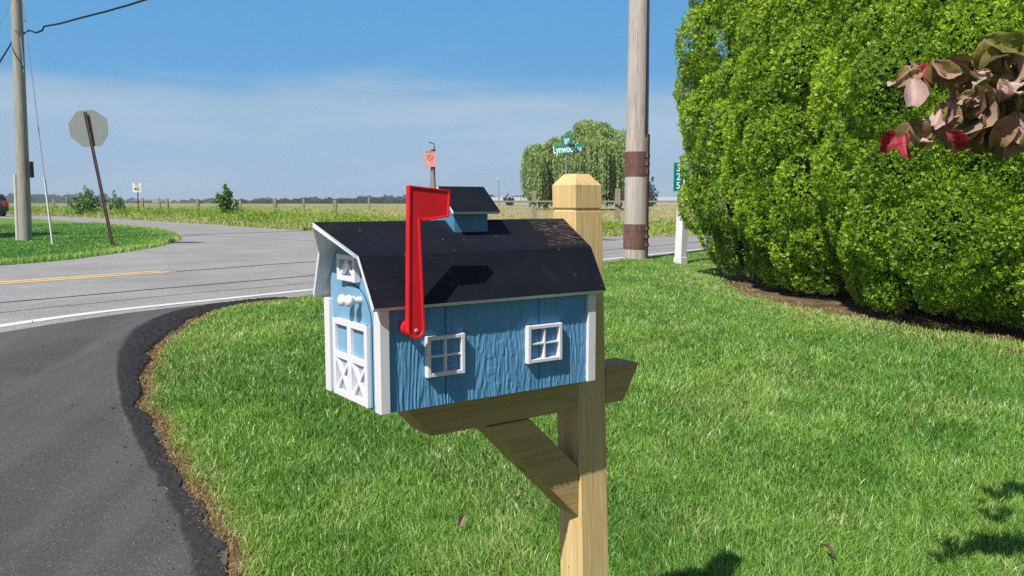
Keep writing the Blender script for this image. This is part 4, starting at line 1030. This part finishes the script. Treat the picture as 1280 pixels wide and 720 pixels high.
def car():
    e = empty('parked_car', (-37.75, 58.8, .37), R(144), 'dark gray car with red tail light on the far road at the left edge', 'car')
    cm = m_paint('dark_gray_car_paint', (.05, .06, .085), .3, .02, .03, spec=.6); gl = m_paint('car_glass', (.02, .03, .04), .1, .0, .0, spec=.8)
    bm = bmesh.new(); sec = [(-2.3, .35), (2.3, .35), (2.35, .8), (1.3, .98), (.6, 1.5), (-1.7, 1.55), (-2.2, 1.05), (-2.35, .8)]
    add_prism(bm, [(x, -.9, z) for x, z in sec], (0, 1.8, 0), .08); bm_obj('body', bm, cm, e)
    box_obj('rear_window', (-2.12, -.7, 1.1), (-1.85, .7, 1.45), gl, e, .03); 
    for s in (-1, 1):
        box_obj('side_window', (-1.5, s * .905 - .01, 1.03), (.5, s * .905 + .01, 1.42), gl, e)
        box_obj('tail_light', (-2.38, s * .72 - .16, .72), (-2.2, s * .72 + .16, 1.0), M['red'], e, .03)
        for x in (-1.5, 1.5):
            bm = bmesh.new(); add_tube(bm, [(x, s * .92, .33), (x, s * .70, .33)], .33, 20); w = bm_obj('wheel', bm, M['sign_black'], e)
            bm = bmesh.new(); add_tube(bm, [(x, s * .93, .33), (x, s * .90, .33)], .19, 14); bm_obj('rim', bm, M['galv'], w)
    box_obj('bumper', (-2.42, -.85, .38), (-2.3, .85, .6), M['sign_black'], e, .03)
car()

# ------------------------------------------------------------------ dogwood branch close to the camera at right
def dog_mats():
    out = []
    for nm, top, top2, under in (('olive', (.12, .15, .03), (.27, .30, .06), (.44, .38, .24)), ('bronze', (.11, .085, .03), (.26, .19, .07), (.48, .34, .24)), ('crimson', (.30, .012, .03), (.42, .03, .06), (.55, .16, .17)), ('pale', (.26, .22, .09), (.48, .32, .22), (.62, .42, .37))):
        t = mat('dogwood_leaf_' + nm); g = t.n('ShaderNodeNewGeometry'); v = t.noise(t.coord((40, 40, 40)), 1, 5, .7); v2 = t.noise(t.coord((9, 9, 9)), 1, 3)
        c1 = t.ramp(t.math('ADD', t.math('MULTIPLY', v, .5), t.math('MULTIPLY', v2, .5)), [(.38, top), (.62, top2)])
        pk = t.ramp(t.noise(t.coord((16, 16, 16)), 1, 5, .75, .8), [(.50, (0, 0, 0)), (.60, (1, 1, 1))])
        c1 = t.mix(t.math('MULTIPLY', pk, .40), c1, (.42, .12, .10) if nm != 'crimson' else (.55, .10, .10))
        dk = t.ramp(t.noise(t.coord((55, 55, 55)), 1, 5, .8), [(.56, (0, 0, 0)), (.66, (1, 1, 1))]); c1 = t.mix(t.math('MULTIPLY', dk, .5), c1, (.06, .04, .03))
        c1 = t.mix(t.math('MULTIPLY', t.attr('tint'), .4), c1, (.50, .28, .18))
        c2 = t.ramp(v2, [(.35, tuple(x * .8 for x in under)), (.6, under)])
        c = t.mix(g.outputs['Backfacing'], c1, c2); t.bsdf(c, .5, .3, t.bump(v, .7, .006), trans=.22, tcol=c); out.append(t.m)
    return out
DM = dog_mats()
def leaf_geo(Ll, Ww, curl, fold, droop, wav):
    nx, ny = 11, 9; V, T = [], []
    for i in range(nx):
        t = i / (nx - 1); w = Ww / 2 * (math.sin(math.pi * min(1, t * 1.02) ** .8) ** .8) * (1 - .15 * t) + .0006
        ang = -droop * t; 
        cxp = Ll * (math.sin(droop * t) / max(droop, .01)); czp = -Ll * ((1 - math.cos(droop * t)) / max(droop, .01))
        for j in range(ny):
            s = (j / (ny - 1) - .5) * 2
            y = s * w * math.cos(fold * abs(s)); z = abs(s) * w * math.sin(fold + curl * abs(s)) + wav * math.sin(t * 11 + s * 2) * abs(s)
            z += .0020 * math.sin((t * 26 - abs(s) * 9)) * (1 - abs(s) * .4)
            V.append(Vector((cxp + z * math.sin(droop * t), y, czp + z * math.cos(droop * t)))); T.append(1.0 if abs(s) < .01 else max(0, abs(s) - .8) * 2)
    return V, T, nx, ny
dt = empty('dogwood_tree', (2.35, 1.75, 0), 0, 'dogwood branch with curled pink and bronze leaves reaching in at the upper right', 'tree')
dl = dt.location
tube_obj('trunk', [(0, 0, -.05), (.03, .02, .7), (-.02, .05, 1.3), (.0, .1, 2.1), (.1, .1, 2.9)], [.055, .048, .04, .025, .01], M['bark'], dt, 12)
def DP(x, y, Y): return AT(x, y, Y) - dl
branches = [[DP(1400, 60, 1.9), DP(1300, 110, 1.95), DP(1255, 125, 2.0), DP(1215, 128, 2.02), DP(1180, 140, 2.02), DP(1150, 148, 2.0)],
            [DP(1255, 125, 2.0), DP(1225, 100, 2.0), DP(1190, 78, 2.0), DP(1165, 76, 1.98)],
            [DP(1300, 110, 1.95), DP(1270, 80, 2.02), DP(1245, 60, 2.03)],
            [DP(1400, 60, 1.9), DP(1330, 140, 2.0), DP(1290, 150, 2.05)],
            [Vector((0, .05, 1.35)), DP(1480, 90, 1.85), DP(1400, 60, 1.9)],
            [Vector((0, .08, 1.7)), Vector((.25, .4, 2.0)), Vector((.5, .6, 2.2))], [Vector((0, .08, 1.9)), Vector((.1, -.3, 2.25)), Vector((.2, -.6, 2.35))], [Vector((0, .1, 2.1)), Vector((-.2, .35, 2.4)), Vector((-.1, .6, 2.7))]]
bm = bmesh.new()
for b in branches: add_tube(bm, b, [max(.002, .009 - .0016 * k) for k in range(len(b))], 7)
bm_obj('branch', bm, M['bark'], dt)
leafV = {k: ([], [], [], []) for k in range(4)}
def put_leaf(base, tipdir, upv, L, W, curl, fold, droop, mi, wav=.002):
    V, T, nx, ny = leaf_geo(L, W, curl, fold, droop, wav)
    x = tipdir.normalized(); y = upv.cross(x).normalized(); z = x.cross(y); Rm = Matrix((x, y, z)).transposed()
    Vl, Fl, Tl, _ = leafV[mi]; o = len(Vl)
    for v in V: Vl.append(base + Rm @ v)
    Tl += T
    for i in range(nx - 1):
        for j in range(ny - 1): a = o + i * ny + j; Fl.append((a, a + ny, a + ny + 1, a + 1))
# the larger leaves, placed where the branch carries them (px, py, dist, tip direction in the view plane, toward-camera tilt, size, kind)
LV = []
CL = [((1148, 92), 16, 11, 5, (3, 1, 3, 3), .098), ((1172, 84), 8, 8, 3, (1, 2, 1), .085), ((1186, 78), 8, 5, 3, (1, 0), .08),
      ((1136, 158), 10, 6, 2, (1, 1), .075), ((1132, 168), 5, 5, 2, (2,), .080), ((1158, 160), 9, 8, 4, (3, 0, 1), .085), ((1178, 140), 9, 9, 6, (3, 3, 0), .070), ((1192, 158), 8, 8, 3, (3, 2, 3), .075),
      ((1240, 62), 12, 8, 4, (0, 0, 3), .115), ((1215, 80), 6, 5, 2, (2, 3), .05), ((1262, 72), 9, 9, 4, (3, 1, 0), .09), ((1275, 52), 7, 9, 3, (0, 3, 0), .09),
      ((1212, 112), 10, 12, 5, (0, 1, 1), .105), ((1238, 115), 12, 12, 6, (1, 0, 1), .115), ((1258, 112), 10, 12, 5, (0, 1, 1), .105), ((1228, 150), 14, 12, 6, (1, 0, 1), .11), ((1255, 155), 10, 12, 5, (1, 0, 1), .11),
      ((1225, 92), 12, 8, 4, (3, 0), .06), ((1246, 98), 12, 8, 5, (3, 3, 0), .06), ((1215, 125), 14, 6, 5, (3, 0, 3), .05),
      ((1275, 95), 7, 10, 3, (1, 3), .09), ((1279, 118), 5, 6, 3, (2, 1), .085), ((1272, 150), 5, 8, 4, (3, 3), .105), ((1278, 170), 6, 6, 2, (0, 3), .095), ((1290, 140), 6, 20, 5, (1, 0), .1)]
CL += [((1262, 105), 18, 16, 9, (1, 0, 1), .095, 2.25), ((1250, 100), 20, 16, 9, (1, 0, 1), .095, 2.45), ((1285, 110), 14, 20, 9, (0, 1, 1), .10, 2.5), ((1232, 150), 12, 10, 5, (1, 0), .09, 2.35), ((1300, 70), 20, 16, 9, (1, 0), .10, 2.5)]
CL = [c if len(c) == 7 else c + (2.0,) for c in CL]
r2 = np.random.default_rng(5)
for (cx, cy_), sx_, sy_, n_, kinds, L, dist_ in CL:
    for k in range(int(n_ * 1.1 + .5)):
        px = cx + r2.normal(0, sx_ * .6); py = cy_ - L * 150 + r2.normal(0, sy_ * .6) + 8
        a = r2.normal(0, .75); dark = cx > 1205 and 95 < cy_ < 165 and L > .08
        LV.append((px, py, dist_ + r2.normal(0, .035) + (.04 if dark else 0), (math.sin(a), -math.cos(a)), (r2.uniform(-.35, .1) if dark else r2.uniform(-.1, .6)), L * r2.uniform(.80, 1.12), kinds[k % len(kinds)]))
for px, py, Yd, (dx, dy), tw_, L, kind in LV:
    b = DP(px, py, Yd); d = Vector((dx, -tw_, dy)); up = Vector((-.35 + rng.normal(0, .45), -.85 + rng.normal(0, .35), .60 + rng.normal(0, .4)))
    if tw_ < -.12: up = Vector((.7 + rng.normal(0, .3), -.7, -.1 + rng.normal(0, .3)))
    if kind == 3 and rng.uniform() < .4: up = Vector((rng.normal(.1, .4), .9, -.2 + rng.normal(0, .3)))
    put_leaf(b, d, up, L * .92, L * .60, rng.uniform(.8, 2.2), rng.uniform(.15, .8), rng.uniform(.7, 2.1), kind, rng.uniform(.002, .006))
for b in branches[3:]:                                       # the rest of the crown, towards the trunk
    for k in range(26):
        t = rng.uniform(0, 1) * (len(b) - 1); i = min(int(t), len(b) - 2); p = b[i].lerp(b[i + 1], t - i)
        if b is branches[3] and k > 8: continue
        if b is branches[4] and t < .3: continue
        put_leaf(p, Vector((rng.normal(), rng.normal(), -.8 + rng.normal(0, .4))), Vector((rng.normal(), rng.normal(), 1)), .085, .05, 1, .4, 1, int(rng.integers(0, 4)))
for k in range(170):                                         # upper crown beyond the frame
    a = rng.uniform(0, 6.28); r = .55 * math.sqrt(rng.uniform(0, 1)); p = Vector((.15 + r * math.cos(a), .1 + r * math.sin(a), rng.uniform(1.75, 2.9)))
    put_leaf(p, Vector((rng.normal(), rng.normal(), -.6)), Vector((rng.normal(), rng.normal(), 1)), .09, .055, 1, .4, 1, int(rng.integers(0, 4)))
for k in range(4):
    Vl, Fl, Tl, _ = leafV[k]
    o = np_mesh('foliage', np.array([tuple(v) for v in Vl]), np.array(Fl), DM[k], dt, tint=np.array(Tl), smooth=True)

# fallen leaves on the lawn
DRY = m_leaf('dry_fallen_leaf', [(0, (.22, .15, .10)), (1, (.42, .33, .26))], .15, .8, .1)
for (px, py), rz, lab in (((575, 676), .6, 'dry tan fallen leaf on the grass left of the mailbox post'), ((1040, 714), 1.9, 'dry fallen leaf at the bottom edge of the lawn')):
    g_ = G(px, py); V, T, nx, ny = leaf_geo(.06, .034, 1.2, .5, 1.0, .003); e = []
    F_ = np.array([(i * ny + j, (i + 1) * ny + j, (i + 1) * ny + j + 1, i * ny + j + 1) for i in range(nx - 1) for j in range(ny - 1)])
    o = np_mesh('fallen_leaf', np.array([tuple(v) for v in V]), F_, DRY, tint=np.array(T), smooth=True); o.location = (g_[0], g_[1], float(gz(g_[1])) + .058); o.rotation_euler = (R(50), R(-65), rz); tag(o, lab, 'leaf', 'fallen leaves on the lawn')

# ------------------------------------------------------------------ summer haze
def haze():
    bm = bmesh.new(); add_box(bm, (-1300, -220, -1.2), (1300, 1150, 16)); o = bm_obj('haze', bm, bpy.data.materials.new('haze_air')); o['kind'] = 'stuff'
    m = o.data.materials[0]; m.use_nodes = True; nt = m.node_tree; nt.nodes.clear(); out = nt.nodes.new('ShaderNodeOutputMaterial'); v = nt.nodes.new('ShaderNodeVolumePrincipled')
    v.inputs['Color'].default_value = (.80, .88, 1, 1); v.inputs['Density'].default_value = .00045; nt.links.new(v.outputs[0], out.inputs['Volume'])
haze()

# ------------------------------------------------------------------ camera, sky, sun
cam = bpy.data.cameras.new('camera'); co = bpy.data.objects.new('camera', cam); COL.objects.link(co); SC.camera = co
co.location = (0, 0, CAMH); co.rotation_euler = (math.pi / 2 - PITCH, 0, 0); cam.sensor_width = 36; cam.lens = 36 * F / 1280; cam.clip_end = 20000; cam.clip_start = .05
SUN_AZ, SUN_EL = 33.8, 49.2          # light travels forward and to the right by SUN_AZ
azr, el = R(SUN_AZ), R(SUN_EL)
dirv = Vector((math.sin(azr) * math.cos(el), math.cos(azr) * math.cos(el), -math.sin(el)))
sl_ = bpy.data.lights.new('sun', 'SUN'); sl_.energy = 5.0; sl_.angle = R(.53); sl_.color = (1, .955, .89)
so = bpy.data.objects.new('sun', sl_); COL.objects.link(so); so.rotation_euler = dirv.to_track_quat('-Z', 'Y').to_euler(); so.location = (-5, -8, 12)
w = bpy.data.worlds.new('World'); SC.world = w; w.use_nodes = True; nt = w.node_tree; nt.nodes.clear()
N_ = nt.nodes.new; Lk = nt.links.new
out = N_('ShaderNodeOutputWorld'); bg = N_('ShaderNodeBackground'); sky = N_('ShaderNodeTexSky'); sky.sky_type = 'NISHITA'; sky.sun_disc = False
sky.sun_elevation = el; sky.sun_rotation = math.atan2(-dirv.x, -dirv.y); sky.air_density = 1.0; sky.dust_density = .6; sky.ozone_density = 1.4; sky.altitude = 100
tc = N_('ShaderNodeTexCoord'); sp = N_('ShaderNodeSeparateXYZ'); Lk(tc.outputs['Generated'], sp.inputs[0])
mp = N_('ShaderNodeMapping'); mp.inputs['Scale'].default_value = (2.6, 2.6, 17); Lk(tc.outputs['Generated'], mp.inputs[0])
nz = N_('ShaderNodeTexNoise'); nz.inputs['Scale'].default_value = 1.6; nz.inputs['Detail'].default_value = 6; nz.inputs['Roughness'].default_value = .5; nz.inputs['Distortion'].default_value = .3; Lk(mp.outputs[0], nz.inputs['Vector'])
def wm(op, a, b, clamp=False):
    n = N_('ShaderNodeMath'); n.operation = op; n.use_clamp = clamp
    for v, i in ((a, 0), (b, 1)):
        if isinstance(v, (int, float)): n.inputs[i].default_value = v
        else: Lk(v, n.inputs[i])
    return n.outputs[0]
edge = wm('ADD', sp.outputs[2], wm('MULTIPLY', wm('SUBTRACT', nz.outputs[0], .5), -.065))
def mrange(v, a, b, c=0.0, d=1.0):
    n = N_('ShaderNodeMapRange'); n.interpolation_type = 'SMOOTHSTEP'; Lk(v, n.inputs[0])
    for k, q in enumerate((a, b, c, d)): n.inputs[k + 1].default_value = q
    return n.outputs[0]
def wmix(f, a, b):
    n = N_('ShaderNodeMix'); n.data_type = 'RGBA'
    for v, i_ in ((f, 0), (a, 6), (b, 7)):
        if isinstance(v, (int, float)): n.inputs[i_].default_value = v
        elif isinstance(v, tuple): n.inputs[i_].default_value = v + (1,)
        else: Lk(v, n.inputs[i_])
    return n.outputs[2]
north = mrange(sp.outputs[1], .1, .65)                       # the part of the sky away from the sun
low = mrange(sp.outputs[2], .75, .22)
clear = wmix(mrange(sp.outputs[2], .10, .34), (2.2, 6.0, 10.6), (1.5, 4.9, 9.8))
base = wmix(wm('MULTIPLY', north, low), sky.outputs[0], clear)
wisp = mrange(nz.outputs[0], .42, .72, 0.0, 1.0)
veil = wmix(wisp, (5.6, 7.8, 10.1), (6.4, 8.4, 10.4))
band_ = wm('MULTIPLY', mrange(edge, .155, .110), .9)
thin = wm('MULTIPLY', wm('MULTIPLY', mrange(nz.outputs[0], .55, .8), mrange(sp.outputs[2], .3, .14)), .10)
cl_ = wm('MULTIPLY', wm('MAXIMUM', band_, thin), north)
Lk(wmix(cl_, base, veil), bg.inputs[0]); bg.inputs[1].default_value = .06; Lk(bg.outputs[0], out.inputs[0])
SC.view_settings.view_transform = 'Standard'; SC.view_settings.look = 'None'; SC.view_settings.gamma = 1; SC.view_settings.exposure = .18; SC.view_settings.use_curve_mapping = False
SC.cycles.max_bounces = 8; SC.cycles.transparent_max_bounces = 8; SC.cycles.use_denoising = False
SC.cycles.sample_clamp_indirect = 6
